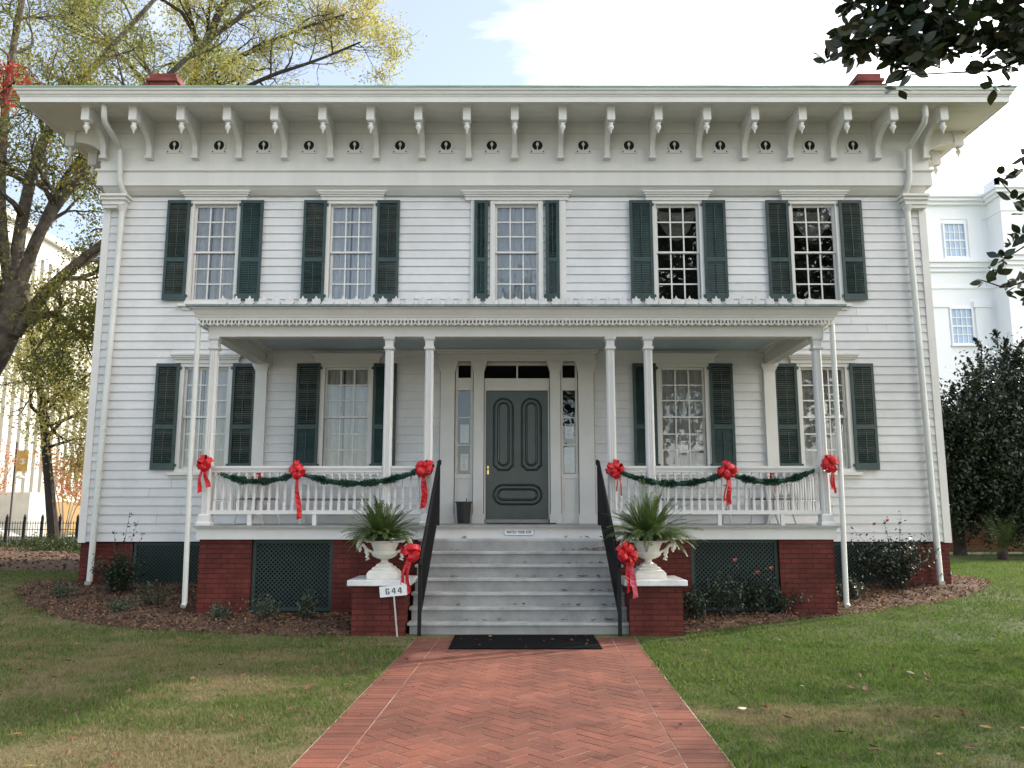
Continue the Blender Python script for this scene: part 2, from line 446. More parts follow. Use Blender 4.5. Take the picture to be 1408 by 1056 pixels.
def attr_grass_mat(name, green, green2, dry, trans=0.0):
    m = bpy.data.materials.new(name); m.use_nodes = True
    nt = m.node_tree; n, l = nt.nodes, nt.links
    b = n['Principled BSDF']; b.inputs['Roughness'].default_value = 0.6; b.inputs['Specular IOR Level'].default_value = 0.12
    at = n.new('ShaderNodeAttribute'); at.attribute_name = 'dry'
    g = n.new('ShaderNodeNewGeometry'); tc = n.new('ShaderNodeTexCoord')
    nz = n.new('ShaderNodeTexNoise'); nz.inputs['Scale'].default_value = 9; nz.inputs['Detail'].default_value = 5
    l.new(tc.outputs['Object'], nz.inputs['Vector'])
    m1 = n.new('ShaderNodeMixRGB'); m1.inputs[1].default_value = tuple(green) + (1,); m1.inputs[2].default_value = tuple(green2) + (1,)
    if trans: l.new(g.outputs['Random Per Island'], m1.inputs[0])
    else: l.new(nz.outputs[0], m1.inputs[0])
    m2 = n.new('ShaderNodeMixRGB'); l.new(at.outputs['Fac'], m2.inputs[0]); l.new(m1.outputs[0], m2.inputs[1]); m2.inputs[2].default_value = tuple(dry) + (1,)
    l.new(m2.outputs[0], b.inputs['Base Color'])
    if trans:
        tr = n.new('ShaderNodeBsdfTranslucent'); mx = n.new('ShaderNodeMixShader'); mx.inputs[0].default_value = trans
        l.new(m2.outputs[0], tr.inputs['Color']); l.new(b.outputs[0], mx.inputs[1]); l.new(tr.outputs[0], mx.inputs[2])
        l.new(mx.outputs[0], n['Material Output'].inputs[0])
    return m
M['lawn'] = attr_grass_mat('lawn_soil_and_grass', (0.038, 0.058, 0.017), (0.066, 0.092, 0.028), (0.16, 0.13, 0.07))
M['blade'] = attr_grass_mat('grass_blade', (0.060, 0.122, 0.024), (0.130, 0.205, 0.044), (0.29, 0.24, 0.135), 0.45)

def ground():
    xs = np.concatenate([[-600, -300, -150, -80, -50], np.arange(-34, -12, 1.0), np.arange(-12, 12.01, 0.2), np.arange(13, 34, 1.0), [50, 80, 150, 300, 600]])
    ys = np.concatenate([[-300, -150, -80, -50, -30, -22], np.arange(-18, 3, 0.2), np.arange(3, 34, 1.0), [50, 80, 150, 300, 700]])
    X, Y = np.meshgrid(xs, ys)
    Z = gh(X, Y) + np.where((np.abs(X) < 13) & (Y < 2), 0.0, 0)
    Z = Z + np.where(np.abs(X - 0.05) > 1.8, 0.012 * (vnoise(X, Y, 1.3, 5) - 0.5), 0)
    nx, ny = len(xs), len(ys)
    idx = np.arange(nx * ny).reshape(ny, nx)
    F = np.stack([idx[:-1, :-1], idx[:-1, 1:], idx[1:, 1:], idx[1:, :-1]], -1).reshape(-1, 4)
    o = np_mesh('lawn', np.stack([X, Y, Z], -1).reshape(-1, 3), F, M['lawn'])
    a = o.data.attributes.new('dry', 'FLOAT', 'POINT'); a.data.foreach_set('value', dryness(X, Y).astype(np.float32).ravel())
    o.data.polygons.foreach_set('use_smooth', [True] * len(o.data.polygons))
    tag(o, kind='structure')
ground()

# brick path -----------------------------------------------------------
def xc(y): return 0.13 + (y + 3.95) * 0.0315
PH = 1.40
M['pathbrick'] = mat('path_brick', (0.135, 0.041, 0.025), 0.9, 0.24, 0.9, 0.4, 60, col2=(0.172, 0.055, 0.034), island=0.17)
M['mortar'] = mat('path_mortar', (0.10, 0.055, 0.04), 0.95, 0.4, 1.1, 0.3, 90, col2=(0.36, 0.30, 0.23))
def clip_poly(poly, axis, val, keep_less):
    out = []
    for i in range(len(poly)):
        a, b = poly[i], poly[(i + 1) % len(poly)]
        ia = (a[axis] <= val) if keep_less else (a[axis] >= val)
        ib = (b[axis] <= val) if keep_less else (b[axis] >= val)
        if ia: out.append(a)
        if ia != ib:
            t = (val - a[axis]) / (b[axis] - a[axis])
            out.append((a[0] + (b[0] - a[0]) * t, a[1] + (b[1] - a[1]) * t))
    return out
def brick_path():
    mb = MB(); y0, y1 = -15.8, -3.985
    r2 = random.Random(3)
    def brick(poly):
        if len(poly) < 3: return
        h = 0.013 + r2.uniform(-0.001, 0.001)
        n = len(poly)
        P = [(p[0] + xc(p[1]), p[1]) for p in poly]
        tx, ty = r2.uniform(-.004, .004), r2.uniform(-.004, .004)
        cx = sum(p[0] for p in P) / n; cy = sum(p[1] for p in P) / n
        mb.add([(p[0], p[1], h + (p[0] - cx) * tx + (p[1] - cy) * ty) for p in P] + [(p[0], p[1], 0.003) for p in P],
               [tuple(range(n))] + [(i + n, (i + 1) % n + n, (i + 1) % n, i) for i in range(n)])
    inner = PH - 0.30
    u = 0.122; g = 0.005
    c, s = math.cos(math.pi / 4), math.sin(math.pi / 4)
    N = 90
    for i in range(-N, N):
        for j in range(-N, N):
            k = (i - j) % 4
            if k == 0: rect = (i * u + g, j * u + g, (i + 2) * u - g, (j + 1) * u - g)
            elif k == 3: rect = (i * u + g, j * u + g, (i + 1) * u - g, (j + 2) * u - g)
            else: continue
            cs = [(rect[0], rect[1]), (rect[2], rect[1]), (rect[2], rect[3]), (rect[0], rect[3])]
            poly = [(p[0] * c - p[1] * s, p[0] * s + p[1] * c - 9.0) for p in cs]
            if max(p[0] for p in poly) < -inner or min(p[0] for p in poly) > inner: continue
            if max(p[1] for p in poly) < y0 or min(p[1] for p in poly) > y1: continue
            for ax, v, less in ((0, inner, True), (0, -inner, False), (1, y1, True), (1, y0, False)):
                poly = clip_poly(poly, ax, v, less)
                if len(poly) < 3: break
            brick(poly)
    y = y0
    while y < y1 - .05:
        for sx in (-1, 1):
            a, b = sorted((sx * (inner + 0.008), sx * PH))
            brick([(a, y + .003), (b, y + .003), (b, min(y + .100, y1)), (a, min(y + .100, y1))])
        y += 0.104
    mb.build('brick_path', M['pathbrick']); o = COL.objects['brick_path']; tag(o, kind='structure')
    mm = MB()
    st = [y0, -12, -9, -6, y1]
    for a, b in zip(st, st[1:]):
        mm.quad((xc(a) - PH - .01, a, .0105), (xc(a) + PH + .01, a, .0105), (xc(b) + PH + .01, b, .0105), (xc(b) - PH - .01, b, .0105))
    tag(mm.build('path_mortar', M['mortar']), kind='structure')
    sw = MB(); sw.quad((-60, -24, .006), (60, -24, .006), (60, -16.2, .006), (-60, -16.2, .006)); tag(sw.build('pavement', M['concrete']), kind='structure')  # unseen paving behind the viewer, added to bounce sunlight up to the soffit
    sw = MB(); sw.quad((-60, -60, .008), (60, -60, .008), (60, -24.02, .008), (-60, -24.02, .008)); tag(sw.build('bounce_road', M['concrete']), kind='structure')  # unseen pale roadway, added for the same bounce light
brick_path()

# mulch beds --------------------------------------------------------------
BED_L = [(-8.3, -0.9), (-7.6, -1.9), (-6.6, -2.75), (-5.6, -3.35), (-4.4, -3.75), (-3.2, -3.95), (-2.15, -4.0), (-2.15, -2.45), (-4.8, -2.45), (-4.8, 0.15), (-8.9, 0.6), (-8.75, -0.3)]
BED_R = [(2.18, -3.85), (3.0, -3.4), (4.1, -2.85), (5.4, -2.25), (6.9, -1.45), (8.2, -0.35), (9.0, 0.9), (8.9, 2.0), (7.6, 2.2), (7.6, 0.15), (4.8, 0.15), (4.8, -2.45), (2.18, -2.45)]
BED_FAR = [(-26, 6.5), (-17, 5.2), (-12, 4.0), (-8.0, 3.2), (-8.0, 19.5), (-26, 19.5)]
M['mulch'] = mat('mulch', (0.045, 0.025, 0.016), 0.95, 0.5, 6.0, 0.9, 45, col2=(0.11, 0.062, 0.038))
M['chip'] = mat('mulch_chip', (0.095, 0.049, 0.027), 0.9, 0.3, 8.0, col2=(0.16, 0.086, 0.048), island=0.6)
M['strawchip'] = mat('dry_leaf_bits', (0.20, 0.12, 0.06), 0.85, 0.3, 8.0, island=0.5)
def in_poly(x, y, poly):
    x = np.asarray(x); y = np.asarray(y); ins = np.zeros(x.shape, bool); n = len(poly)
    for i in range(n):
        x1, y1 = poly[i]; x2, y2 = poly[(i + 1) % n]
        cnd = ((y1 > y) != (y2 > y)) & (x < (x2 - x1) * (y - y1) / (y2 - y1 + 1e-12) + x1)
        ins ^= cnd
    return ins
def edge_dist(x, y, poly):
    d = np.full(np.asarray(x).shape, 1e9); n = len(poly)
    for i in range(n):
        ax, ay = poly[i]; bx, by = poly[(i + 1) % n]
        L = (bx - ax) ** 2 + (by - ay) ** 2
        t = np.clip(((x - ax) * (bx - ax) + (y - ay) * (by - ay)) / L, 0, 1)
        d = np.minimum(d, np.hypot(x - ax - t * (bx - ax), y - ay - t * (by - ay)))
    return d
def bed(name, poly, step, thick, nchips, size):
    px = np.array(poly); x0, y0 = px.min(0) - step; x1, y1 = px.max(0) + step
    X, Y = np.meshgrid(np.arange(x0, x1, step), np.arange(y0, y1, step))
    ins = in_poly(X, Y, poly); ed = edge_dist(X, Y, poly)
    wob = (vnoise(X, Y, 0.25, 8) - 0.5) * 0.14
    hgt = np.where(ins, np.clip((ed + wob) / 0.25, -1, 1), -1) * thick + np.where(ins, 0.05 * (vnoise(X, Y, 0.3, 9) - .5) * np.clip(ed / .3, 0, 1), 0)
    Z = gh(X, Y) + hgt
    ny, nx = X.shape; idx = np.arange(nx * ny).reshape(ny, nx)
    F = np.stack([idx[:-1, :-1], idx[:-1, 1:], idx[1:, 1:], idx[1:, :-1]], -1).reshape(-1, 4)
    keep = (ins[:-1, :-1] | ins[1:, :-1] | ins[:-1, 1:] | ins[1:, 1:]).ravel()
    o = np_mesh(name, np.stack([X, Y, Z], -1).reshape(-1, 3), F[keep], M['mulch'])
    tag(o, kind='structure')
    if not nchips: return
    # loose chips lying on it
    P = nrg.uniform((x0, y0), (x1, y1), (nchips * 3, 2)); P = P[in_poly(P[:, 0], P[:, 1], poly)][:nchips]
    n = len(P); e = edge_dist(P[:, 0], P[:, 1], poly)
    z = gh(P[:, 0], P[:, 1]) + np.clip(e / .25, 0, 1) * thick + nrg.uniform(0.0, 0.03, n)
    c = np.stack([P[:, 0], P[:, 1], z], 1)
    a = nrg.uniform(0, 2 * np.pi, n); tl = nrg.uniform(-.7, .7, n); ln = nrg.uniform(.5, 1.4, n) * size; wd = ln * nrg.uniform(.15, .5, n)
    d = np.stack([np.cos(a) * np.cos(tl), np.sin(a) * np.cos(tl), np.sin(tl)], 1); w = np.stack([-np.sin(a), np.cos(a), nrg.uniform(-.5, .5, n)], 1)
    V = np.stack([c - d * ln[:, None], c + w * wd[:, None], c + d * ln[:, None], c - w * wd[:, None]], 1).reshape(-1, 3)
    F = np.arange(n * 4).reshape(-1, 4)
    o = np_mesh('mulch_chips', V, F, [M['chip'], M['strawchip']], matidx=(nrg.random(n) < 0.14).astype(int))
    tag(o, 'loose brown bark chips and dry leaf bits covering the bed', 'mulch', kind='stuff')
bed('mulch_bed', BED_L, 0.08, 0.05, 16000, 0.028)
bed('mulch_bed', BED_R, 0.08, 0.05, 16000, 0.028)
bed('mulch_bed', BED_FAR, 0.4, 0.04, 9000, 0.07)

# grass ------------------------------------------------------------------
def grass():
    def sample(n, x0, x1, y0, y1): return nrg.uniform((x0, y0), (x1, y1), (n, 2))
    P = np.concatenate([sample(200000, -8.5, 8.5, -10.6, -7.2), sample(190000, -10.5, 10.5, -7.2, -4.6), sample(95000, -12, 12, -4.6, -1.5), sample(60000, -14, -7.5, -1.5, 4.5), sample(70000, 6.3, 16, -1.5, 7)])
    x, y = P[:, 0], P[:, 1]
    D = y + 15.1
    keep = (np.abs(x + .05) < 0.66 * D + 2.4)
    keep &= ~((np.abs(x - xc(y)) < PH + 0.0 + 0.02 * nrg.standard_normal(len(x))) & (y < -3.9))
    for b in (BED_L, BED_R): keep &= ~(in_poly(x, y, b) & (edge_dist(x, y, b) > 0.10 + 0.06 * nrg.standard_normal(len(x))))
    keep &= ~((np.abs(x) < 7.85) & (y > -0.1)); keep &= ~((np.abs(x) < 4.9) & (y > -2.7)); keep &= ~((np.abs(x - .02) < 2.2) & (y > -4.12))
    keep &= ~in_poly(x, y, BED_FAR)
    P = P[keep]; x, y = P[:, 0], P[:, 1]; n = len(P); D = y + 15.1
    z = gh(x, y) + 0.012 * (vnoise(x, y, 1.3, 5) - 0.5) - 0.003
    dr = np.clip(dryness(x, y) + 0.28 * nrg.standard_normal(n), 0, 1)
    h = nrg.uniform(0.018, 0.048, n) * np.where(nrg.random(n) < .06, 1.7, 1.0) * (1 - 0.3 * dr) * (0.5 + 1.0 * vnoise(x, y, 0.35, 12)); w = (0.0022 + 0.0006 * D) * nrg.uniform(.7, 1.3, n)
    a = nrg.uniform(0, 2 * np.pi, n); lean = nrg.uniform(.1, 1.1, n) * h
    b = nrg.uniform(0, 2 * np.pi, n)
    base = np.stack([x, y, z], 1)
    wv = np.stack([np.cos(a) * w, np.sin(a) * w, 0 * w], 1)
    tip = base + np.stack([np.cos(b) * lean, np.sin(b) * lean, h], 1)
    V = np.stack([base - wv, base + wv, tip], 1).reshape(-1, 3)
    o = np_mesh('grass', V, np.arange(n * 3).reshape(-1, 3), M['blade'])
    at = o.data.attributes.new('dry', 'FLOAT', 'POINT'); at.data.foreach_set('value', np.repeat(dr, 3).astype(np.float32))
    tag(o, 'short mixed green and straw coloured winter grass of the lawn', 'grass', kind='stuff')
grass()

# ------------------------------------------------------------------ the house
house = thing('house', 'white two storey clapboard house with dark green shutters and a front porch', 'house', (0, 0, 0))
HX = 7.78            # half width of the clapboard wall
DEPTH = 10.5
WIN = [(-5.68,), (-3.09,), (0.04,), (3.09,), (5.68,)]
UP = [c[0] for c in WIN]; LO = [-5.68, -3.09, 3.09, 5.68]
ZU0, ZU1, ZL0, ZL1 = 5.53, 7.43, 2.40, 4.28
openings = [(c - .41, c + .41, ZU0, ZU1) for c in UP] + [(c - .41, c + .41, ZL0, ZL1) for c in LO] + [(-1.37, 1.46, 1.3, 4.50)]
def spans(a, b, holes):
    out = [(a, b)]
    for h0, h1 in holes:
        nxt = []
        for s0, s1 in out:
            if h1 <= s0 or h0 >= s1: nxt.append((s0, s1)); continue
            if h0 > s0: nxt.append((s0, h0))
            if h1 < s1: nxt.append((h1, s1))
        out = nxt
    return out
def clapboards(mb, a, b, z0, z1, exp, opn, T):
    r3 = random.Random(21)
    k = 0; z = z0
    while z < z1 - .01:
        zt = min(z + exp, z1)
        # split a course into pieces where a window interrupts it
        cuts = sorted({z, zt} | {v for o in opn for v in (o[2], o[3]) if z + .004 < v < zt - .004})
        for c0, c1 in zip(cuts, cuts[1:]):
            holes = [(o[0], o[1]) for o in opn if o[2] < (c0 + c1) / 2 < o[3]]
            for s0, s1 in spans(a, b, holes):
                j = [s0]
                if s1 - s0 > 3 and r3.random() < .9:
                    for _ in range(1 + int((s1 - s0) / 5)): j.append(r3.uniform(s0 + .6, s1 - .6))
                    j.sort()
                j.append(s1)
                for p0, p1 in zip(j, j[1:]):
                    g = .0015 if len(j) > 2 else 0
                    f0 = .026 - .022 * (c0 - z) / exp + r3.uniform(-.0025, .0025); f1 = .026 - .022 * (c1 - z) / exp
                    A, B = p0 + (g if p0 != s0 else 0), p1 - (g if p1 != s1 else 0)
                    vs = [T(A, f0, c0), T(B, f0, c0), T(B, f1, c1), T(A, f1, c1), T(A, -.02, c0), T(B, -.02, c0)]
                    mb.add(vs, [(0, 1, 2, 3), (4, 5, 1, 0)])
        z = zt; k += 1
mb = MB()
clapboards(mb, -HX + .10, HX - .10, 1.10, 7.56, 0.1595, openings, lambda u, o, z: (u, -o, z))
clapboards(mb, 0.02, DEPTH, 1.10, 7.56, 0.1595, [], lambda u, o, z: (HX + o, u, z))
clapboards(mb, 0.02, DEPTH, 1.10, 7.56, 0.1595, [], lambda u, o, z: (-HX - o, DEPTH - u, z))
mb.quad((HX, DEPTH, 1.1), (-HX, DEPTH, 1.1), (-HX, DEPTH, 7.56), (HX, DEPTH, 7.56))
for s in (-1, 1):   # inside of the shell so that it is closed
    mb.quad((s * (HX - .03), 0.02, 1.1), (s * (HX - .03), DEPTH, 1.1), (s * (HX - .03), DEPTH, 9.0), (s * (HX - .03), 0.02, 9.0))
mb.build('wall', M['siding'], house)
# sheathing right behind the boards, and one dark room behind every opening
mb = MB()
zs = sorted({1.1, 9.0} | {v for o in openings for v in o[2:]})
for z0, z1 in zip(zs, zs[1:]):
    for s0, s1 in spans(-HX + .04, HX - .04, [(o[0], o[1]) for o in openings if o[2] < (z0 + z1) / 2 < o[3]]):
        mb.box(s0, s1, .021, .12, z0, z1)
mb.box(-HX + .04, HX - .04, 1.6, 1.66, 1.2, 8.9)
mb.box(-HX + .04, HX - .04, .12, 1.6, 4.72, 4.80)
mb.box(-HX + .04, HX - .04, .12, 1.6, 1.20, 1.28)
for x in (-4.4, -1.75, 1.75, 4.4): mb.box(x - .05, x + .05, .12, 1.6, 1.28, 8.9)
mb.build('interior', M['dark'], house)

# corner boards and their capitals under the frieze
for s in (-1, 1):
    cb = MB()
    cb.box(*sorted((s * (HX - .10), s * (HX + .035))), -.040, .16, 1.08, 7.56)
    c = cb.build('corner_board', M['trim'], house)
    cp = MB()
    a, b = (HX + .0), (HX - .38)
    for z0, z1, g in ((7.30, 7.36, .0), (7.36, 7.44, .03), (7.44, 7.50, .07), (7.50, 7.545, .11)):
        cp.box(*sorted((s * (a + g * .2), s * (b - g))), -.16 - g, .1, z0, z1)
    cp.build('capital', M['trim'], c)

# brick foundation with lattice openings
fnd = MB()
for s0, s1 in spans(-HX - .005, HX + .005, [(-6.85, -4.86), (4.86, 6.95)]): fnd.box(s0, s1, .03, .33, -.1, 1.085)
fnd.box(HX - .30, HX + .005, .33, DEPTH, -.1, 1.085); fnd.box(-HX - .005, -HX + .30, .33, DEPTH, -.1, 1.085)
for s0, s1 in spans(-4.72, 4.76, [(-3.94, -2.72), (2.62, 3.94)]): fnd.box(s0, s1, -2.50, -2.22, -.1, 1.215)
for s in (-1, 1): fnd.box(*sorted((s * 4.44, s * 4.72)), -2.22, .03, -.1, 1.215)
fnd.build('foundation', M['brick'], house)
fill = MB(); fill.box(-7.4, 7.4, .75, .8, -.1, 1.08); fill.box(-4.4, 4.4, -1.35, -1.3, -.1, 1.2)  # near-black sheets painted in for the shade behind the lattices
fill.build('crawl_space_shade', M['shadeblack'], house)

def lattice(x0, x1, z0, z1, y, pitch=.066, w=.016):
    fr = MB()
    for a in ((x0, x0 + .05, z0, z1), (x1 - .05, x1, z0, z1), (x0 + .05, x1 - .05, z1 - .05, z1), (x0 + .05, x1 - .05, z0, z0 + .05)):
        fr.box(a[0], a[1], y - .012, y + .02, a[2], a[3])
    p = fr.build('lattice_panel', M['lattice'], house)
    sl = MB(); W, H = x1 - x0 - .08, z1 - z0 - .08
    bx, bz = x0 + .04, z0 + .04
    for sgn, yy in ((1, y), (-1, y + .009)):
        t = -H
        while t < W:
            # line x = t + z (or mirrored)
            za, zb = max(0, -t), min(H, W - t)
            if zb - za > .02:
                pa, pb = (t + za, za), (t + zb, zb)
                if sgn < 0: pa, pb = (W - pa[0], pa[1]), (W - pb[0], pb[1])
                dx, dz = pb[0] - pa[0], pb[1] - pa[1]; L = math.hypot(dx, dz); nx, nz = -dz / L * w / 2, dx / L * w / 2
                q = [(pa[0] - nx, pa[1] - nz), (pb[0] - nx, pb[1] - nz), (pb[0] + nx, pb[1] + nz), (pa[0] + nx, pa[1] + nz)]
                sl.prism(q, yy, yy + .008, lambda p_, q_, a: (bx + p_, a, bz + q_))
            t += pitch
    sl.build('slats', M['lattice'], p)
lattice(-6.83, -4.86, .30, 1.08, .05); lattice(4.86, 6.93, .30, 1.08, .05)
lattice(-3.93, -2.73, .17, 1.21, -2.44); lattice(2.63, 3.93, .17, 1.21, -2.44)

# frieze, cornice, soffit ------------------------------------------------
FX = 7.90
fz = MB()
fz.box(-FX + .03, FX - .03, -.17, .10, 8.00, 8.47); fz.box(-FX + .036, FX - .036, -.166, .10, 8.475, 8.78); fz.box(-FX + .03, FX - .03, -.17, .10, 8.785, 9.04)
fz.box(-FX, FX, -.215, .12, 7.72, 7.985)
for g, z0, z1 in ((.015, 7.985, 8.00), (.04, 8.00, 8.03), (.022, 8.03, 8.045)): fz.box(-FX - g, FX + g, -.215 - g, .1, z0, z1)
fz.box(-FX + .04, FX - .04, -.172, .1, 8.325, 8.333)
fz.profile_x([(-.19, 7.718), (-.13, 7.66), (-.05, 7.60), (.04, 7.56), (.04, 7.718)], -HX - .02, HX + .02)
for s in (-1, 1):   # frieze returning along the side walls
    fz.box(*sorted((s * 7.60, s * (FX - .032))), .10, DEPTH, 8.0, 9.04); fz.box(*sorted((s * 7.60, s * (FX - .002))), .12, DEPTH, 7.56, 7.985)
fz.box(-HX, HX, DEPTH - .1, DEPTH + .05, 7.56, 9.04)
fz.build('frieze', M['frieze'], house)
EX, EY = 8.88, -1.20
def frustum(mb, x0, y0, y1, z0, X0, Y0, Y1, Z0):
    a = [(-x0, y0, z0), (x0, y0, z0), (x0, y1, z0), (-x0, y1, z0)]; b = [(-X0, Y0, Z0), (X0, Y0, Z0), (X0, Y1, Z0), (-X0, Y1, Z0)]
    return mb.add(a + b, [(i, (i + 1) % 4, 4 + (i + 1) % 4, 4 + i) for i in range(4)])
so = MB(); frustum(so, 7.70, .02, DEPTH, 9.025, EX - .02, EY + .02, DEPTH + 1.2, 8.905)
sf = so.build('soffit', M['soffit'], house)
bd = MB()
for i in range(1, 5):   # joints between the soffit boards
    t = i / 5; y = .0 + (EY - .0) * t; z = 9.025 + (8.905 - 9.025) * t
    bd.box(-7.8 - 1.0 * t, 7.8 + 1.0 * t, y - .004, y + .004, z - .006, z + .02)
bd.build('board_joint', M['trim'], sf)
cn = MB()
Y1 = DEPTH + 1.2
def ring(mb, prof):
    """profile [(out,z)] run round the four eaves with mitred corners"""
    n = len(prof); vs = []
    for o, z in prof: vs += [(-EX - o, EY - o, z), (EX + o, EY - o, z), (EX + o, Y1 + o, z), (-EX - o, Y1 + o, z)]
    fs = []
    for i in range(n):
        j = (i + 1) % n
        for k in range(4): fs.append((i * 4 + k, i * 4 + (k + 1) % 4, j * 4 + (k + 1) % 4, j * 4 + k))
    mb.add(vs, fs)
ring(cn, [(-.06, 8.89), (0, 8.89), (0, 8.985), (.012, 8.99), (.012, 9.01), (.03, 9.02), (.045, 9.045), (.05, 9.075), (.075, 9.085), (.085, 9.11), (.085, 9.125), (-.06, 9.125)])
cn.build('cornice', M['trim'], house)
rf = MB(); ring(rf, [(-.30, 9.135), (.10, 9.127), (.105, 9.152), (-.30, 9.20)])
rf.build('roof_edge', M['copper'], house)
hr = MB(); hx, hy = EX - .25, EY + .25
hr.add([(-hx, hy, 9.19), (hx, hy, 9.19), (hx, Y1 - .25, 9.19), (-hx, Y1 - .25, 9.19), (-3.6, 5.2, 10.45), (3.6, 5.2, 10.45)], [(0, 1, 5, 4), (1, 2, 5), (2, 3, 4, 5), (3, 0, 4)])
hr.build('roof', M['roof'], house)
for x0, x1 in ((-7.57, -7.02), (7.12, 7.60)):
    ch = MB(); ch.box(x0, x1, .9, 1.45, 9.2, 10.62); ch.box(x0 - .05, x1 + .05, .85, 1.5, 10.44, 10.50)
    c = ch.build('chimney', M['chimney'], house)
    sh = MB(); sh.box(x0 - .13 if x0 < 0 else x1 - .02, x0 + .02 if x0 < 0 else x1 + .12, .9, 1.45, 9.2, 10.40); sh.build('chimney_shoulder', M['chimney'], c)

# brackets with turned pendants ------------------------------------------
def bracket_meshes():
    b = MB(); w = .047
    pts = [(-.17, 9.03), (-.86, 8.925), (-.86, 8.72)]
    for i in range(9):       # concave sweep from the block down to the wall
        a = math.pi / 2 * i / 8
        pts.append((-.27 - .55 * (1 - math.sin(a)) , 8.28 + .44 * math.cos(a)) if False else (-.82 + .53 * math.sin(a), 8.40 + .32 * math.cos(a)))
    pts += [(-.28, 8.25), (-.17, 8.25)]
    b.prism(pts, -w, w, lambda p, q, a: (a, p, q))
    b.box(-.067, .067, -.305, -.165, 8.235, 8.285)
    b.box(-.070, .070, -1.02, -.84, 8.645, 8.90); b.box(-.088, .088, -1.045, -.815, 8.885, 8.935); b.box(-.054, .054, -1.005, -.855, 8.635, 8.66)
    me = b.mesh('bracket', M['trim'])
    p = MB(); p.lathe([(.02, .0), (.05, -.02), (.03, -.045), (.05, -.07), (.058, -.095), (.045, -.125), (.022, -.16), (.012, -.20), (.002, -.235)], (0, -.93, 8.636), 12)
    return me, p.mesh('pendant', M['trim'], True)
bme, pme = bracket_meshes()
BX = [-7.79, -6.93, -6.06, -5.22, -4.36, -3.49, -2.62, -1.75, -.87, 0.0, .87, 1.75, 2.61, 3.49, 4.36, 5.22, 6.04, 6.88, 7.79]
def put_bracket(loc, rot=0):
    o = bpy.data.objects.new('bracket', bme); COL.objects.link(o); o.parent = house; o.location = loc; o.rotation_euler.z = rot
    q = bpy.data.objects.new('pendant', pme); COL.objects.link(q); q.parent = o
for x in BX: put_bracket((x, 0, 0))
for i in range(4):
    put_bracket((-FX + .20, .12 + .87 * i, 0), -math.pi / 2); put_bracket((FX - .20, .12 + .87 * i, 0), math.pi / 2)

# round vents of the frieze ----------------------------------------------
def vent_meshes():
    r_ = MB(); n = 28
    def ann(r0, r1, y0, y1, mbx):
        vs = []
        for k in range(n):
            a = 2 * math.pi * k / n; c, s = math.cos(a), math.sin(a)
            vs += [(r0 * c, y1, r0 * s), (r0 * c, y0, r0 * s), (r1 * c, y0, r1 * s), (r1 * c, y1, r1 * s)]
        fs = []
        for k in range(n):
            for e in range(4): fs.append((k * 4 + e, ((k + 1) % n) * 4 + e, ((k + 1) % n) * 4 + (e + 1) % 4, k * 4 + (e + 1) % 4))
        mbx.add(vs, fs)
    ann(.100, .134, -.022, 0, r_)
    r_.prism([(-.15, -.155), (.15, -.155), (.155, -.12), (.11, -.10), (-.11, -.10), (-.155, -.12)], -.021, 0, lambda p, q, a: (p, a, q))
    d = MB(); d.prism([(.102 * math.cos(2 * math.pi * k / n), .102 * math.sin(2 * math.pi * k / n)) for k in range(n)], -.004, 0, lambda p, q, a: (p, a, q))  # flat near-black disc painted in for the shade inside the vent
    for sx in (-.115, .115): d.prism([(sx + .014 * math.cos(k), -.128 + .014 * math.sin(k)) for k in [2 * math.pi * i / 8 for i in range(8)]], -.024, -.019, lambda p, q, a: (p, a, q))
    g = MB()
    blob = [(.0, .078), (.012, .062), (.027, .040), (.028, .016), (.015, -.004), (.007, -.016), (.007, -.066), (.020, -.092), (-.020, -.092), (-.007, -.066), (-.007, -.016), (-.015, -.004), (-.028, .016), (-.027, .040), (-.012, .062)]
    g.prism(blob, -.016, -.003, lambda p, q, a: (p, a, q))
    return r_.mesh('frieze_vent', M['trim']), d.mesh('vent_shade_disc', M['shadeblack']), g.mesh('vent_ornament', M['trim'])
vm = vent_meshes()
for a, b in zip(BX[1:-2], BX[2:-1]):
    o = bpy.data.objects.new('frieze_vent', vm[0]); COL.objects.link(o); o.parent = house; o.location = ((a + b) / 2, -.1705, 8.535)
    for nm, me in (('vent_shade_disc', vm[1]), ('vent_ornament', vm[2])):
        q = bpy.data.objects.new(nm, me); COL.objects.link(q); q.parent = o

# windows ------------------------------------------------------------------
def sash_mesh(h):
    s = MB(); W, m = .37, .013
    mid = h * .497
    # casing
    s.box(-.50, -.41, -.045, .05, -.10, h + .10); s.box(.41, .50, -.045, .05, -.10, h + .10)
    s.box(-.41, .41, -.043, .05, h + .025, h + .098); s.box(-.41, .41, -.043, .05, -.10, -.03)
    s.box(-.43, .43, -.060, -.045, h + .03, h + .05)
    for y, z0, z1 in ((.030, mid + .0, h + .025), (.062, -.03, mid + .035)):
        s.box(-.41, -W, y, y + .03, z0, z1); s.box(W, .41, y, y + .03, z0, z1)
        a, b = z0 + (.05 if y > .05 else .035), z1 - (.035 if y > .05 else .04)
        s.box(-W, W, y, y + .03, z0, a); s.box(-W, W, y, y + .03, b, z1)
        for k in (1, 2): s.box(-W + 2 * W * k / 3 - m, -W + 2 * W * k / 3 + m, y + .004, y + .026, a, b)
        for k in (1, 2):
            z = a + (b - a) * k / 3
            for c in range(3): s.box(-W + 2 * W * c / 3 + (m if c else 0), -W + 2 * W * (c + 1) / 3 - (m if c < 2 else 0), y + .0055, y + .0245, z - m, z + m)
    return s
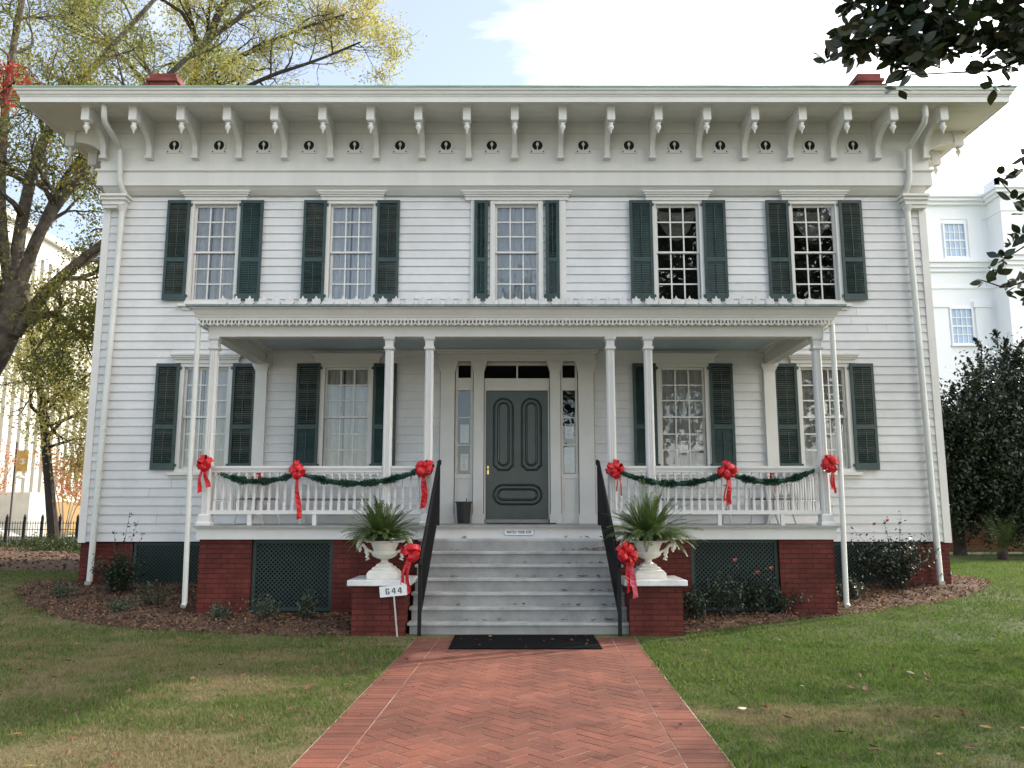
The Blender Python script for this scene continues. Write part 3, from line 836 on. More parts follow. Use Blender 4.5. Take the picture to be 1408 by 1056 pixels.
def curtain(style, h, seed):
    """hanging folds as a closed thin sheet"""
    r4 = random.Random(seed); mb = MB()
    def panel(x0, x1, z0, z1, y, amp=.02, freq=38.0, gather=0.0):
        n = 40; ph = r4.uniform(0, 6); rows = 6; vs = []
        for j in range(rows + 1):
            z = z1 + (z0 - z1) * j / rows
            for i in range(n + 1):
                t = i / n; x = x0 + (x1 - x0) * t + gather * math.sin(j / rows * math.pi) * (.5 - t) * .2
                vs.append((x, y + amp * math.sin(freq * x + ph + .6 * math.sin(j * .4)) + amp * .5 * math.sin(freq * 2.3 * x + 2 * ph), z))
        fs = [(j * (n + 1) + i, j * (n + 1) + i + 1, (j + 1) * (n + 1) + i + 1, (j + 1) * (n + 1) + i) for j in range(rows) for i in range(n)]
        mb.add(vs, fs)
    if style == 'sheer':
        g = r4.uniform(-.12, -.02); panel(-.42, g - .012, -.03, h, .105); panel(g + .012, .42, -.03, h, .105)
    elif style == 'full':
        panel(-.42, .42, -.03, h, .105)
    elif style == 'swag':
        # a draped swag valance gathered at both upper corners
        n, rows, vs = 24, 10, []
        for j in range(rows + 1):
            v = j / rows
            for i in range(n + 1):
                u = -1 + 2 * i / n
                z = h - .02 - .05 * v - (.05 + .54 * v) * (1 - u * u) * (1 if abs(u) < 1 else 0)
                vs.append((u * .42 * (1 - .05 * v), .15 + .03 * math.sin(v * 17) * (1 - u * u) - .04 * v, z))
        fs = [(j * (n + 1) + i, j * (n + 1) + i + 1, (j + 1) * (n + 1) + i + 1, (j + 1) * (n + 1) + i) for j in range(rows) for i in range(n)]
        mb.add(vs, fs)
    return mb
def hood_sill(h, half=.66):
    hd = MB()
    hd.box(-half + .07, half - .07, -.07, .0, h + .098, h + .165)
    for g, z0, z1 in ((.0, .165, .20), (.03, .20, .235), (.055, .235, .262), (.04, .262, .272)):
        hd.box(-half + .055 - g, half - .055 + g, -.10 - g, .0, h + z0, h + z1)
    sl = MB(); sl.box(-.60, .60, -.105, .03, -.15, -.10); sl.box(-.53, .53, -.045, .0, -.21, -.15)
    return hd, sl
UH, LH = 1.83, 1.81
sm = {UH: sash_mesh(UH).mesh('window', M['trim']), LH: sash_mesh(LH).mesh('window', M['trim'])}
def glass_mesh(h):
    g = MB(); mid = h * .497
    for y, z0, z1 in ((.046, mid, h), (.078, 0, mid)): g.quad((-.37, y, z0), (.37, y, z0), (.37, y, z1), (-.37, y, z1))
    return g.mesh('glass', M['glass'])
gm = {UH: glass_mesh(UH), LH: glass_mesh(LH)}
hs_ = {h: [m_.mesh(nm, M['trim']) for nm, m_ in zip(('hood', 'sill'), hood_sill(h))] for h in (UH, LH)}
hs_wide = [m_.mesh(nm, M['trim']) for nm, m_ in zip(('hood', 'sill'), hood_sill(UH, 1.05))]
def link(name, me, parent, loc=(0, 0, 0), rz=0):
    o = bpy.data.objects.new(name, me); COL.objects.link(o); o.parent = parent; o.location = loc; o.rotation_euler.z = rz; return o
def window(x, z, h, style, seed, wide=False, cmat='sheer'):
    w = link('window', sm[h], house, (x, 0, z)); link('glass', gm[h], w)
    link('hood', (hs_wide if wide else hs_[h])[0], w); link('sill', hs_[h][1], w)
    c = curtain(style, h, seed)
    if c.v: c.build('curtain', M[cmat], w, smooth=True)
    if seed == 2:
        d = MB(); d.box(.06, .13, .2, .22, 0, h); d.build('drape', M['drape'], w)
    return w
for i, (x, st) in enumerate(zip(UP, ('sheer', 'sheer', 'full', 'swag', 'swag'))): window(x, 5.56, UH, st, i + 1, wide=(i == 2), cmat='swag' if st == 'swag' else ('lace' if i in (1, 2) else 'sheer'))
for i, x in enumerate(LO): window(x, 2.43, LH, 'sheer' if i < 2 else 'full', i + 11)
# wide casing round the middle upper window, which has narrow shutters inside it
wc = MB(); wc.box(-.83, -.765, -.05, .0, 5.42, 7.66); wc.box(.845, .975, -.05, .0, 5.42, 7.66); wc.box(-.765, .845, -.028, .0, 7.49, 7.66)
wc.build('window_surround', M['trim'], house)

# shutters -----------------------------------------------------------------
def shutter_meshes(w, h, openness, seed):
    r5 = random.Random(seed)
    f = MB(); st = .052 if w > .35 else .062
    zm = h * .40
    f.box(0, st, -.035, 0, 0, h); f.box(w - st, w, -.035, 0, 0, h)
    for z0, z1 in ((0, .12), (zm - .04, zm + .04), (h - .065, h)): f.box(st, w - st, -.034, -.001, z0, z1)
    f.box(w - .005, w + .035, -.028, -.005, .06, .11); f.box(w - .005, w + .035, -.028, -.005, h - .11, h - .06)
    lvs_ = []; rods = MB()
    for (z0, z1), op in zip(((.12, zm - .04), (zm + .04, h - .065)), openness):
        n = int((z1 - z0) / .034); lv = MB(); lvs_.append(lv)
        for k in range(n):
            z = z0 + (k + .5) * (z1 - z0) / n
            o2 = op + r5.uniform(-.12, .12) * (1 if op > .2 else .3)
            tl = R(68 - 58 * max(0, min(1, o2)))      # closed slats lie almost flat in the frame
            c, s = math.cos(tl), math.sin(tl); hw, th = .021, .0035
            q = [(-hw * c - th * s, -hw * s + th * c), (hw * c - th * s, hw * s + th * c), (hw * c + th * s, hw * s - th * c), (-hw * c + th * s, -hw * s - th * c)]
            lv.prism(q, st, w - st, lambda p, qq, a, z=z: (a, -.0185 + p, z + qq))
        rods.box(w / 2 - .006, w / 2 + .006, -.045, -.034, z0 + .03, z1 - .03)
    return f.mesh('shutter', M['green']), lvs_[0].mesh('louvres', M['green']), lvs_[1].mesh('louvres', M['green']), rods.mesh('tilt_rod', M['green'])
variants = [shutter_meshes(.43, 1.955, op, i) for i, op in enumerate([(.0, .0), (.45, .55), (.6, .5), (.0, .55), (.65, .65)])]
def shutter(xa, z, var, flip=False, w=.43):
    me = variants[var] if isinstance(var, int) else var
    o = link('shutter', me[0], house, (xa, -.047, z))
    if flip: o.scale.x = -1
    link('louvres', me[1], o); link('louvres', me[2], o); link('tilt_rod', me[3], o)
for x, a, b in ((UP[0], 2, 0), (UP[1], 1, 2), (UP[3], 0, 0), (UP[4], 2, 1)):
    shutter(x - .91, 5.53, a); shutter(x + .91, 5.53, b, True)
for x, a, b in ((LO[0], 4, 4), (LO[1], 3, 0), (LO[2], 0, 3), (LO[3], 4, 4)):
    shutter(x - .92, 2.375, a); shutter(x + .92, 2.375, b, True)
nar = [shutter_meshes(.26, 1.955, op, 20 + i) for i, op in enumerate([(.1, .35), (0., .4)])]
shutter(-.765, 5.53, nar[0]); shutter(.845, 5.53, nar[1], True)

# downspouts ---------------------------------------------------------------
for s in (-1, 1):
    d = MB()
    d.tube([(s * 7.43, -1.06, 8.92), (s * 7.43, -1.04, 8.70), (s * 7.45, -.95, 8.62), (s * 7.46, -.40, 8.46), (s * 7.46, -.29, 8.40), (s * 7.43, -.285, 7.80), (s * 7.40, -.24, 7.66), (s * 7.37, -.16, 7.545)], .052, 10)
    d.tube([(s * 7.42, -.13, 7.34), (s * 7.42, -.13, 7.22)], [.10, .056], 10)
    d.tube([(s * 7.42, -.13, 7.22), (s * 7.46, -.13, 4.0), (s * 7.50, -.13, .42), (s * 7.50, -.20, .38)], .056, 10)
    d.build('downspout', M['gutter'], house, smooth=True)
    e = MB(); e.tube([(s * 4.90, -2.57, 4.50), (s * 4.90, -2.57, 2.4), (s * 4.865, -2.57, .30), (s * 4.865, -2.62, .25)], .040, 10)
    e.build('downspout', M['gutter'], house, smooth=True)

# ------------------------------------------------------------------ entrance
FL = 1.42           # porch floor
ds = MB()
def pilaster(mb, x0, x1, y=-.085, z0=FL, z1=4.37):
    mb.box(x0 + .012, x1 - .012, y, .05, z0 + .17, z1 - .18)
    mb.box(x0 - .006, x1 + .006, y - .02, .05, z0, z0 + .16); mb.box(x0, x1, y - .008, .05, z0 + .16, z0 + .172)
    for i in range(5):
        g = .012 * i; mb.box(x0 - g, x1 + g, y - g, .05, z1 - .18 + .036 * i, z1 - .18 + .036 * (i + 1))
for a in ((-1.37, -1.09), (-.765, -.555), (.635, .845), (1.155, 1.46)): pilaster(ds, *a)
ds.box(-1.39, 1.48, -.10, .05, 4.37, 4.47); ds.box(-1.39, 1.48, -.088, .05, 4.47, 4.50); ds.box(-1.42, 1.51, -.14, .05, 4.50, 4.54); ds.box(-1.45, 1.54, -.18, .05, 4.54, 4.578)
ds.box(-1.37, 1.46, .05, .10, 4.33, 4.50)
# transom bar, heads and panels round the lights
ds.box(-.555, .635, -.01, .10, 3.835, 4.06); ds.box(-.555, .635, -.02, .10, 4.305, 4.33); ds.box(.03, .06, .02, .08, 4.06, 4.305)
for x0, x1 in ((-1.09, -.765), (.845, 1.155)):
    c = (x0 + x1) / 2
    ds.box(x0, x1, .0, .10, 3.84, 4.07); ds.box(x0, x1, -.02, .10, 4.31, 4.33)
    ds.box(x0, x1, .0, .10, FL, 2.30); ds.box(x0, x1, -.025, .0, 2.22, 2.30)
    ds.box(c - .10, c + .10, -.012, .0, FL + .22, 2.13); ds.box(x0, x1, -.03, .0, FL, FL + .16)
    for a, b in ((x0, c - .115), (c + .115, x1)): ds.box(a, b, .02, .09, 2.30, 4.31)
    for z in (2.83, 3.335): ds.box(c - .115, c + .115, .025, .08, z - .012, z + .012)
ds.box(-.555, -.53, .0, .10, FL, 3.835); ds.box(.61, .635, .0, .10, FL, 3.835)
dsr = ds.build('door_surround', M['trim'], house)
for x0, x1 in ((-1.045, -.81), (.885, 1.115)):
    g = MB(); g.quad((x0, .05, 2.30), (x1, .05, 2.30), (x1, .05, 3.84), (x0, .05, 3.84)); g.build('sidelight_glass', M['glass'], dsr)
g = MB(); g.quad((-.555, .05, 4.06), (.635, .05, 4.06), (.635, .05, 4.31), (-.555, .05, 4.31))
for x0, x1 in ((-1.045, -.81), (.885, 1.115)): g.quad((x0, .05, 4.07), (x1, .05, 4.07), (x1, .05, 4.31), (x0, .05, 4.31))
g.build('transom_glass', M['glassdark'], dsr)

dr = MB()
DX0, DX1, DZ0, DZ1 = -.527, .607, FL + .075, 3.83
dr.box(DX0, DX1, .05, .10, DZ0, DZ1)
door = dr.build('front_door', M['doorgreen'], house)
def stadium(cx, cz, hw, hh, n=10, chamfer_bottom=False):
    """rounded loop; vertical if hh>hw else horizontal"""
    pts = []
    if hh >= hw:
        for i in range(n + 1): a = math.pi * i / n; pts.append((cx + hw * math.cos(a), cz + hh - hw + hw * math.sin(a)))
        if chamfer_bottom:
            k = hw * .45; pts += [(cx - hw, cz - hh + k), (cx - hw + k * .35, cz - hh + k * .75), (cx - hw + k * .75, cz - hh + k * .35), (cx - hw + k, cz - hh), (cx + hw - k, cz - hh), (cx + hw - k * .75, cz - hh + k * .35), (cx + hw - k * .35, cz - hh + k * .75), (cx + hw, cz - hh + k)]
        else:
            for i in range(n + 1): a = math.pi + math.pi * i / n; pts.append((cx + hw * math.cos(a), cz - hh + hw + hw * math.sin(a)))
    else:
        for i in range(n + 1): a = -math.pi / 2 + math.pi * i / n; pts.append((cx + hw - hh + hh * math.cos(a), cz + hh * math.sin(a)))
        for i in range(n + 1): a = math.pi / 2 + math.pi * i / n; pts.append((cx - hw + hh + hh * math.cos(a), cz + hh * math.sin(a)))
    return pts
def loopring(mb, outer, inner, y0o, y0i):
    n = len(outer); vs = [(p, y0o, q) for p, q in outer] + [(p, y0i, q) for p, q in inner]
    mb.add(vs, [(i, (i + 1) % n, n + (i + 1) % n, n + i) for i in range(n)])
def door_panel(cx, cz, hw, hh, cb=False):
    mb = MB()
    L = [stadium(cx, cz, hw - d, hh - d, 12, cb and d < .06) for d in (0, .022, .045)]
    ys = (.050, .022, .046)
    for k in range(2): loopring(mb, L[k], L[k + 1], ys[k], ys[k + 1])
    S = [stadium(cx, cz, hw - d, hh - d, 12, False) for d in (.078, .098, .118, .126)]
    ys = (.050, .028, .044, .036)
    for k in range(3): loopring(mb, S[k], S[k + 1], ys[k], ys[k + 1])
    n = len(S[3]); mb.add([(p, .036, q) for p, q in S[3]], [tuple(range(n))])
    mb.build('door_panel', M['doorgreen'], door)
door_panel(-.205, 3.035, .195, .675, True); door_panel(.305, 3.035, .195, .675, True); door_panel(.05, 1.935, .455, .195)
hd = MB(); hd.box(-.503, -.470, .038, .051, 2.30, 2.45)
hd.lathe([(.024, 0), (.026, .012), (.02, .03), (.002, .034)], (0, 0, 0), 12)
for i in range(len(hd.v) - 48, len(hd.v)): x, y, z = hd.v[i]; hd.v[i] = (-.485 + x, .038 - z, 2.40 + y)
hd.build('door_handle', M['brass'], door)
th = MB(); th.box(-.60, .68, -.06, .10, FL, FL + .035); th.box(-.55, .63, .0, .10, FL + .035, FL + .072); th.build('threshold', M['floor'], door)

# ------------------------------------------------------------------ porch
p = MB(); p.box(-4.80, 4.83, -2.60, .0, FL - .035, FL); p.build('porch_floor', M['floor'], house)
p = MB(); p.box(-4.76, 4.79, -2.55, -2.50, 1.215, FL - .035); p.box(-4.77, 4.80, -2.565, -2.55, FL - .06, FL - .035)
for s in (-4.76, 4.74): p.box(s, s + .05, -2.50, .0, 1.215, FL - .036)
p.build('porch_fascia', M['white'], house)
p = MB()
p.box(-4.77, 4.79, -2.49, -2.30, 4.315, 4.47); p.box(-4.76, 4.78, -2.47, -2.31, 4.47, 4.72)
for a, b in ((-4.77, -4.59), (4.61, 4.79)): p.box(a, b, -2.30, .0, 4.315, 4.47); p.box(a + .01, b - .01, -2.31, .0, 4.47, 4.72)
p.build('porch_beam', M['trim'], house)
p = MB(); p.quad((-4.60, -2.32, 4.585), (4.62, -2.32, 4.585), (4.62, .0, 4.585), (-4.60, .0, 4.585))
ce = p.build('porch_ceiling', M['ceiling'], house)
for s in (0, 1):
    p = MB()
    for g, z0, z1 in ((.05, 4.53, 4.584), (.10, 4.555, 4.5845), (.14, 4.572, 4.5848)):
        x = -4.60 if s == 0 else 4.62; a, b = sorted((x, x + (g if s == 0 else -g))); p.box(a, b, -2.30, .0, z0, z1)
    p.build('ceiling_cove', M['trim'], ce)
def ring3(mb, prof, x0, x1, yf, yb):
    vs = []; n = len(prof)
    for o, z in prof: vs += [(x0 - o, yb, z), (x0 - o, yf - o, z), (x1 + o, yf - o, z), (x1 + o, yb, z)]
    fs = []
    for i in range(n):
        j = (i + 1) % n
        for k in range(3): fs.append((i * 4 + k, i * 4 + k + 1, j * 4 + k + 1, j * 4 + k))
    fs += [tuple(i * 4 for i in range(n)), tuple(i * 4 + 3 for i in range(n))[::-1]]
    mb.add(vs, fs)
p = MB(); ring3(p, [(.0, 4.555), (.135, 4.555), (.14, 4.585), (.15, 4.59), (.155, 4.61), (.175, 4.64), (.195, 4.68), (.20, 4.685), (.20, 4.70), (.235, 4.705), (.24, 4.725), (.0, 4.725)], -4.77, 4.79, -2.49, -.0)
co = p.build('porch_cornice', M['trim'], house)
p = MB(); ring3(p, [(.18, 4.728), (.275, 4.728), (.282, 4.760), (.18, 4.770)], -4.77, 4.79, -2.49, -.0)
p.add([(-4.95, -2.67, 4.765), (4.97, -2.67, 4.765), (4.97, -.005, 5.02), (-4.95, -.005, 5.02)], [(0, 1, 2, 3)])
p.quad((-4.95, -2.67, 4.765), (-4.95, -.005, 5.02), (-4.95, -.005, 4.765), (-4.95, -2.67, 4.765 - .0))
p.build('porch_roof', M['slate'], house)
# sawn lace hanging under the cornice: one strip of pointed arches per side
lc = MB()
def lace_unit(T):
    def bx(u0, u1, z0, z1, d=0.0): lc.prism([(u0, z0), (u1, z0), (u1, z1), (u0, z1)], -.012 - d, .0, T)
    bx(-.055, .055, 4.542, 4.556)
    lc.prism([(-.008, 4.542), (.008, 4.542), (.013, 4.515), (.014, 4.487), (.0, 4.450), (-.014, 4.487), (-.013, 4.515)][::-1], -.016, .0, T)
    for s in (-1, 1):
        lc.prism([(s * .055, 4.542), (s * .044, 4.542), (s * .044, 4.505), (s * .030, 4.490), (s * .013, 4.487), (s * .014, 4.470), (s * .034, 4.474), (s * .055, 4.492)], -.012, .0, T)
n = 88
for i in range(n):
    u = -4.87 + (i + .5) * 9.76 / n
    lace_unit(lambda p_, q, a, u=u: (u + p_, -2.612 + a, q))
lc.build('lace_trim', M['trim'], co)
for sx in (-4.892, 4.912):
    lc = MB()
    for i in range(23):
        v = -2.52 + (i + .5) * 2.50 / 23
        lace_unit(lambda p_, q, a, v=v: (sx + (a if sx < 0 else -a), v + p_, q))
    lc.build('lace_trim', M['trim'], co)
# anthemion cresting along the roof edge
an = MB()
an.box(-.030, .030, -.012, .012, 0, .018)
an.prism([(-.03, .0), (.03, .0), (.062, .03), (.070, .055), (.050, .085), (.022, .108), (.0, .128), (-.022, .108), (-.050, .085), (-.070, .055), (-.062, .03)], -.008, .008, lambda p_, q_, aa: (p_, aa, q_))
for k in range(5):
    a = R(90 + (k - 2) * 34); L = .135 - .024 * abs(k - 2); cx, cz = .0, .010
    q = [(cx + .010 * math.sin(a), cz - .010 * math.cos(a)), (cx + L * .65 * math.cos(a) + .017 * math.sin(a), cz + L * .65 * math.sin(a) - .017 * math.cos(a)), (cx + L * math.cos(a), cz + L * math.sin(a)), (cx + L * .65 * math.cos(a) - .017 * math.sin(a), cz + L * .65 * math.sin(a) + .017 * math.cos(a)), (cx - .010 * math.sin(a), cz + .010 * math.cos(a))]
    an.prism(q, -.018 - .001 * k, .018 + .001 * k, lambda p_, q_, aa: (p_, aa, q_))
fme = an.mesh('cresting_palmette', M['white'])
for i in range(45): link('cresting_palmette', fme, house, (-4.50 + i * .2052, -2.70, 4.764))

# columns
def column_mesh():
    c = MB(); r_ = .066; k = .024; f = .016
    def sec(r): 
        pts = []
        for q in range(4):
            a = q * math.pi / 2; cs, sn = round(math.cos(a)), round(math.sin(a))
            for u, v in ((r - k * r / .066, r), (f * 1.6, r), (f * 1.2, r - .009), (f * .5, r - .009), (f * .35, r), (-f * .35, r), (-f * .5, r - .009), (-f * 1.2, r - .009), (-f * 1.6, r), (-(r - k * r / .066), r)):
                pts.append((u * cs - v * sn, u * sn + v * cs))
        return pts
    n = len(sec(r_)); vs = []
    for z, r in ((FL + .16, .068), (4.12, .062)): vs += [(a, b, z) for a, b in sec(r)]
    c.add(vs, [(i, (i + 1) % n, n + (i + 1) % n, n + i) for i in range(n)])
    return c.mesh('porch_column', M['white'])
def sq(mb, prof):
    for (r0, z0), (r1, z1) in zip(prof, prof[1:]):
        vs = [(x * r0, y * r0, z0) for x, y in ((-1, -1), (1, -1), (1, 1), (-1, 1))] + [(x * r1, y * r1, z1) for x, y in ((-1, -1), (1, -1), (1, 1), (-1, 1))]
        mb.add(vs, [(0, 1, 5, 4), (1, 2, 6, 5), (2, 3, 7, 6), (3, 0, 4, 7)])
    return mb
cm = column_mesh()
cb = sq(MB(), [(.108, FL), (.108, FL + .035), (.088, FL + .06), (.086, FL + .15), (.076, FL + .165), (.066, FL + .175)]).mesh('base', M['white'])
cc = sq(MB(), [(.063, 4.11), (.080, 4.125), (.083, 4.14), (.080, 4.155), (.064, 4.165), (.064, 4.25), (.072, 4.262), (.088, 4.285), (.088, 4.314), (.0, 4.314)]).mesh('capital', M['white'])
for x in (-4.69, -1.96, -1.335, 1.48, 2.07, 4.70):
    o = link('porch_column', cm, house, (x, -2.40, 0)); link('base', cb, o); link('capital', cc, o)
for x0, x1 in ((-4.78, -4.54), (4.56, 4.80)):
    pw = MB()
    pw.box(x0 + .015, x1 - .015, -.09, .02, FL + .15, 4.18); pw.box(x0 - .01, x1 + .01, -.11, .02, FL, FL + .15)
    for i in range(4): pw.box(x0 + .01 - .016 * i, x1 - .01 + .016 * i, -.10 - .014 * i, .02, 4.18 + .034 * i, 4.18 + .034 * (i + 1))
    pw.build('wall_pilaster', M['trim'], house)

# balustrades
bl = MB()
bl.box(-.021, .021, -.021, .021, 0, .135); bl.lathe([(.020, .135), (.026, .145), (.014, .160), (.024, .175), (.026, .20), (.022, .30), (.015, .42), (.013, .47), (.020, .485), (.014, .50), (.016, .52)], (0, 0, 0), 8)
bl.box(-.020, .020, -.020, .020, .52, .575)
ble = bl.mesh('baluster', M['white'])
def balustrade(a, b, legs=()):
    """a, b: end points (x,y) of the run"""
    L = math.hypot(b[0] - a[0], b[1] - a[1]); th_ = math.atan2(b[1] - a[1], b[0] - a[0])
    t = MB(); t.box(0, L, -.055, .055, 2.275, 2.312); t.box(0, L, -.042, .042, 2.255, 2.275); t.box(0, L, -.032, .032, 2.215, 2.255)
    o = t.build('balustrade', M['white'], house); o.location = (a[0], a[1], 0); o.rotation_euler.z = th_
    t = MB(); t.box(0, L, -.032, .032, 1.585, 1.645)
    for l_ in legs: t.box(l_ - .028, l_ + .028, -.026, .026, FL, 1.585)
    t.build('bottom_rail', M['white'], o)
    n = max(2, round(L / .1195)); 
    for i in range(n): link('baluster', ble, o, (L * (i + .5) / n, 0, 1.6425))
balustrade((-4.62, -2.40), (-2.03, -2.40), (.60, 1.58)); balustrade((-1.89, -2.40), (-1.41, -2.40))
balustrade((2.14, -2.40), (4.63, -2.40), (.95, 1.90)); balustrade((1.55, -2.40), (2.00, -2.40))
balustrade((-4.69, -2.33), (-4.69, -.11)); balustrade((4.70, -2.33), (4.70, -.11))

# steps
SR, SY, SRUN, SC = .1757, -3.85, .19, .05
stp = MB(); stp.box(SC - 1.42, SC + 1.42, -2.75, -2.53, .0, 1.20)
st = stp.build('steps', M['step'], house)
for i in range(1, 8):
    y = SY + SRUN * (i - 1); z = SR * i; hw = 1.48
    t = MB(); t.box(SC - hw, SC + hw, y, min(y + SRUN + .06, -2.56), z - .038, z); t.build('tread', M['tread'], st, bevel=.006)
    t = MB(); t.box(SC - hw + .03, SC + hw - .03, y + .03, y + .055, max(0, z - SR), z - .0385); t.build('riser', M['step'], st)
ss = MB()
for s in (-1, 1):
    x = SC + s * 1.43
    for i in range(1, 8): ss.box(x - .02, x + .02, SY + SRUN * (i - 1) + .056, -2.55, SR * (i - 1), SR * i - .039)
ss.build('stringer', M['step'], st)

# black iron stair railings
for s in (-1, 1):
    xb, xt = SC + s * 1.31 , SC + s * 1.21
    yb, yt = -3.93, -2.50
    zb0, zb1, zt0, zt1 = 0.0, .98, FL, 2.36
    P0, P1 = Vector((xb, yb, zb1)), Vector((xt, yt, zt1))
    rr = MB(); rr.tube([P0 + Vector((0, -.10, -.06)), P0, P0.lerp(P1, .5), P1, P1 + Vector((0, .16, .03)), P1 + Vector((0, .20, -.02))], [.020, .026, .026, .026, .028, .02], 8)
    ra = rr.build('stair_railing', M['black'], house, smooth=True)
    rr = MB(); rr.box(xb - .024, xb + .024, yb - .024, yb + .024, zb0, zb1 + .02); rr.build('post', M['black'], ra)
    rr = MB(); rr.box(xt - .022, xt + .022, yt - .022, yt + .022, zt0, zt1 + .02); rr.build('post', M['black'], ra)
    rr = MB(); off = Vector((0, 0, -.74)); rr.tube([P0 + off, P1 + off], .016, 6); rr.build('bottom_rail', M['black'], ra)
    for k in range(1, 18):
        q = P0.lerp(P1, k / 18); pk = MB(); pk.box(q.x - .011, q.x + .011, q.y - .009, q.y + .009, q.z - .75, q.z); pk.build('picket', M['black'], ra)

# ------------------------------------------------------------------ pedestals, urns, ferns
def ribbon(mb, pts, w, side):
    """flat strip along pts; side(i)->unit vector across"""
    vs = []
    for i, p_ in enumerate(pts):
        s_ = side(i) * (w(i) if callable(w) else w) / 2
        vs += [tuple(Vector(p_) - s_), tuple(Vector(p_) + s_)]
    mb.add(vs, [(2 * i, 2 * i + 1, 2 * i + 3, 2 * i + 2) for i in range(len(pts) - 1)])
def pedestal(cx, label):
    t = thing('brick_pedestal', label, 'pedestal', (cx, -3.55, 0), 'pedestals beside the steps')
    b = MB(); b.box(-.35, .35, -.37, .42, -.05, .655); b.build('brick_shaft', M['brick'], t)
    c = MB(); c.box(-.415, .415, -.425, .44, .655, .732); c.build('marble_cap', M['marble'], t, bevel=.012)
pedestal(-1.80, 'brick pedestal with white marble slab left of the steps, behind the number sign')
pedestal(1.84, 'brick pedestal with white marble slab right of the steps, without a sign')
def urn(cx, label):
    t = thing('garden_urn', label, 'urn', (cx, -3.56, .733), 'white urns on the pedestals')
    b = MB()
    b.box(-.205, .205, -.205, .205, 0, .075)
    sq_ = [(.205, .075), (.190, .085), (.180, .105), (.150, .120), (.140, .145), (.105, .160), (.095, .185), (.060, .200)]
    for (r0, z0), (r1, z1) in zip(sq_, sq_[1:]):
        vs = [(x * r0, y * r0, z0) for x, y in ((-1, -1), (1, -1), (1, 1), (-1, 1))] + [(x * r1, y * r1, z1) for x, y in ((-1, -1), (1, -1), (1, 1), (-1, 1))]
        b.add(vs, [(0, 1, 5, 4), (1, 2, 6, 5), (2, 3, 7, 6), (3, 0, 4, 7)])
    n = 32; prof = [(.075, .195), (.05, .215), (.045, .235), (.060, .250), (.10, .262), (.150, .290), (.170, .320), (.165, .350), (.150, .365), (.155, .38), (.175, .43), (.190, .465), (.235, .480), (.240, .492), (.225, .500), (.185, .495), (.17, .45), (.15, .40), (.0, .39)]
    vs = []
    for r, z in prof:
        for k in range(n):
            a = 2 * math.pi * k / n
            rr = r * (1 + (.05 if (k % 2 and .255 < z < .34) else 0) + (.022 if (k % 2 and .47 < z < .495) else 0))
            vs.append((rr * math.cos(a), rr * math.sin(a), z))
    b.add(vs, [(i * n + k, i * n + (k + 1) % n, (i + 1) * n + (k + 1) % n, (i + 1) * n + k) for i in range(len(prof) - 1) for k in range(n)])
    b.build('body', M['urn'], t, smooth=True)
    for s in (-1, 1):
        h = MB()
        def sc_(pts, r): h.tube([(s * x, 0, z) for x, z in pts], [q * 1.45 for q in r], 8)
        sc_([(.225, .485), (.26, .50), (.275, .545), (.30, .575), (.325, .56), (.322, .53), (.30, .522)], [.016, .018, .02, .02, .018, .014, .01])
        sc_([(.30, .52), (.335, .50), (.352, .46), (.350, .41), (.335, .375), (.345, .345)], [.016, .021, .021, .018, .016, .008])
        sc_([(.335, .43), (.295, .44), (.275, .42), (.29, .40)], [.016, .016, .013, .008])
        sc_([(.275, .42), (.255, .385), (.25, .34), (.23, .31), (.245, .275), (.215, .255), (.255, .235)], [.012, .016, .019, .016, .017, .014, .006])
        sc_([(.255, .385), (.215, .36), (.17, .345)], [.014, .013, .012])
        sc_([(.352, .47), (.375, .44), (.372, .38)], [.012, .012, .006]); sc_([(.322, .56), (.345, .60), (.335, .63)], [.014, .012, .005])
        h.build('handle', M['urn'], t, smooth=True)
urn(-1.79, 'white cast urn with scroll handles on the left pedestal')
urn(1.81, 'white cast urn with scroll handles on the right pedestal')
def fern(cx, label, seed, hgt, spread, nf):
    r6 = random.Random(seed)
    t = thing('fern_plant', label, 'potted fern', (cx, -3.56, 1.17), 'ferns in the white urns')
    pt = MB(); pt.lathe([(.10, -.02), (.125, .10), (.132, .10), (.132, .125), (.118, .125), (.115, .10), (.0, .095)], (0, 0, 0), 16); pt.build('pot', M['plastic'], t, smooth=True)
    f = MB()
    for i in range(nf):
        a = r6.uniform(0, 2 * math.pi); el = r6.random() ** .8
        L = spread * r6.uniform(.75, 1.15) * (1.0 if el < .6 else hgt / spread * 1.0)
        th = R(r6.choice([r6.uniform(12, 40), r6.uniform(28, 62), r6.uniform(50, 85)]))
        d = Vector((math.cos(a) * math.cos(th), math.sin(a) * math.cos(th), math.sin(th)))
        side = Vector((-math.sin(a), math.cos(a), 0))
        p = Vector((math.cos(a) * .06 * r6.random(), math.sin(a) * .06 * r6.random(), .08)); pts = [p.copy()]; nseg = 9
        droop = r6.uniform(.07, .20) * (1.25 if th < R(45) else .7)
        for k in range(nseg):
            d = (d + Vector((0, 0, -droop * (.25 + 1.1 * k / nseg)))).normalized(); p = p + d * L / nseg; pts.append(p.copy())
        tw = r6.uniform(-.5, .5)
        for k in range(1, nseg):    # leaflets either side of the rib
            q, q1 = pts[k], pts[k + 1]; tg = (q1 - q).normalized(); sd = (side + Vector((0, 0, tw))).normalized()
            wl = .052 * math.sin(math.pi * min(1, (k + .8) / (nseg + .6))) ** .6 * r6.uniform(.8, 1.2)
            for j in (0, .33, .66):
                b0 = q + (q1 - q) * j
                for s in (-1, 1):
                    v = sd * s * wl + tg * wl * .55 + Vector((0, 0, -.006)); wv = tg * .0085
                    f.add([b0 - wv * .6, b0 + v * .55 - wv, b0 + v, b0 + v * .5 + wv * 1.3], [(0, 1, 2, 3)])
        ribbon(f, pts, lambda i: .006, lambda i: side)
    f.build('fronds', M['fern'], t)
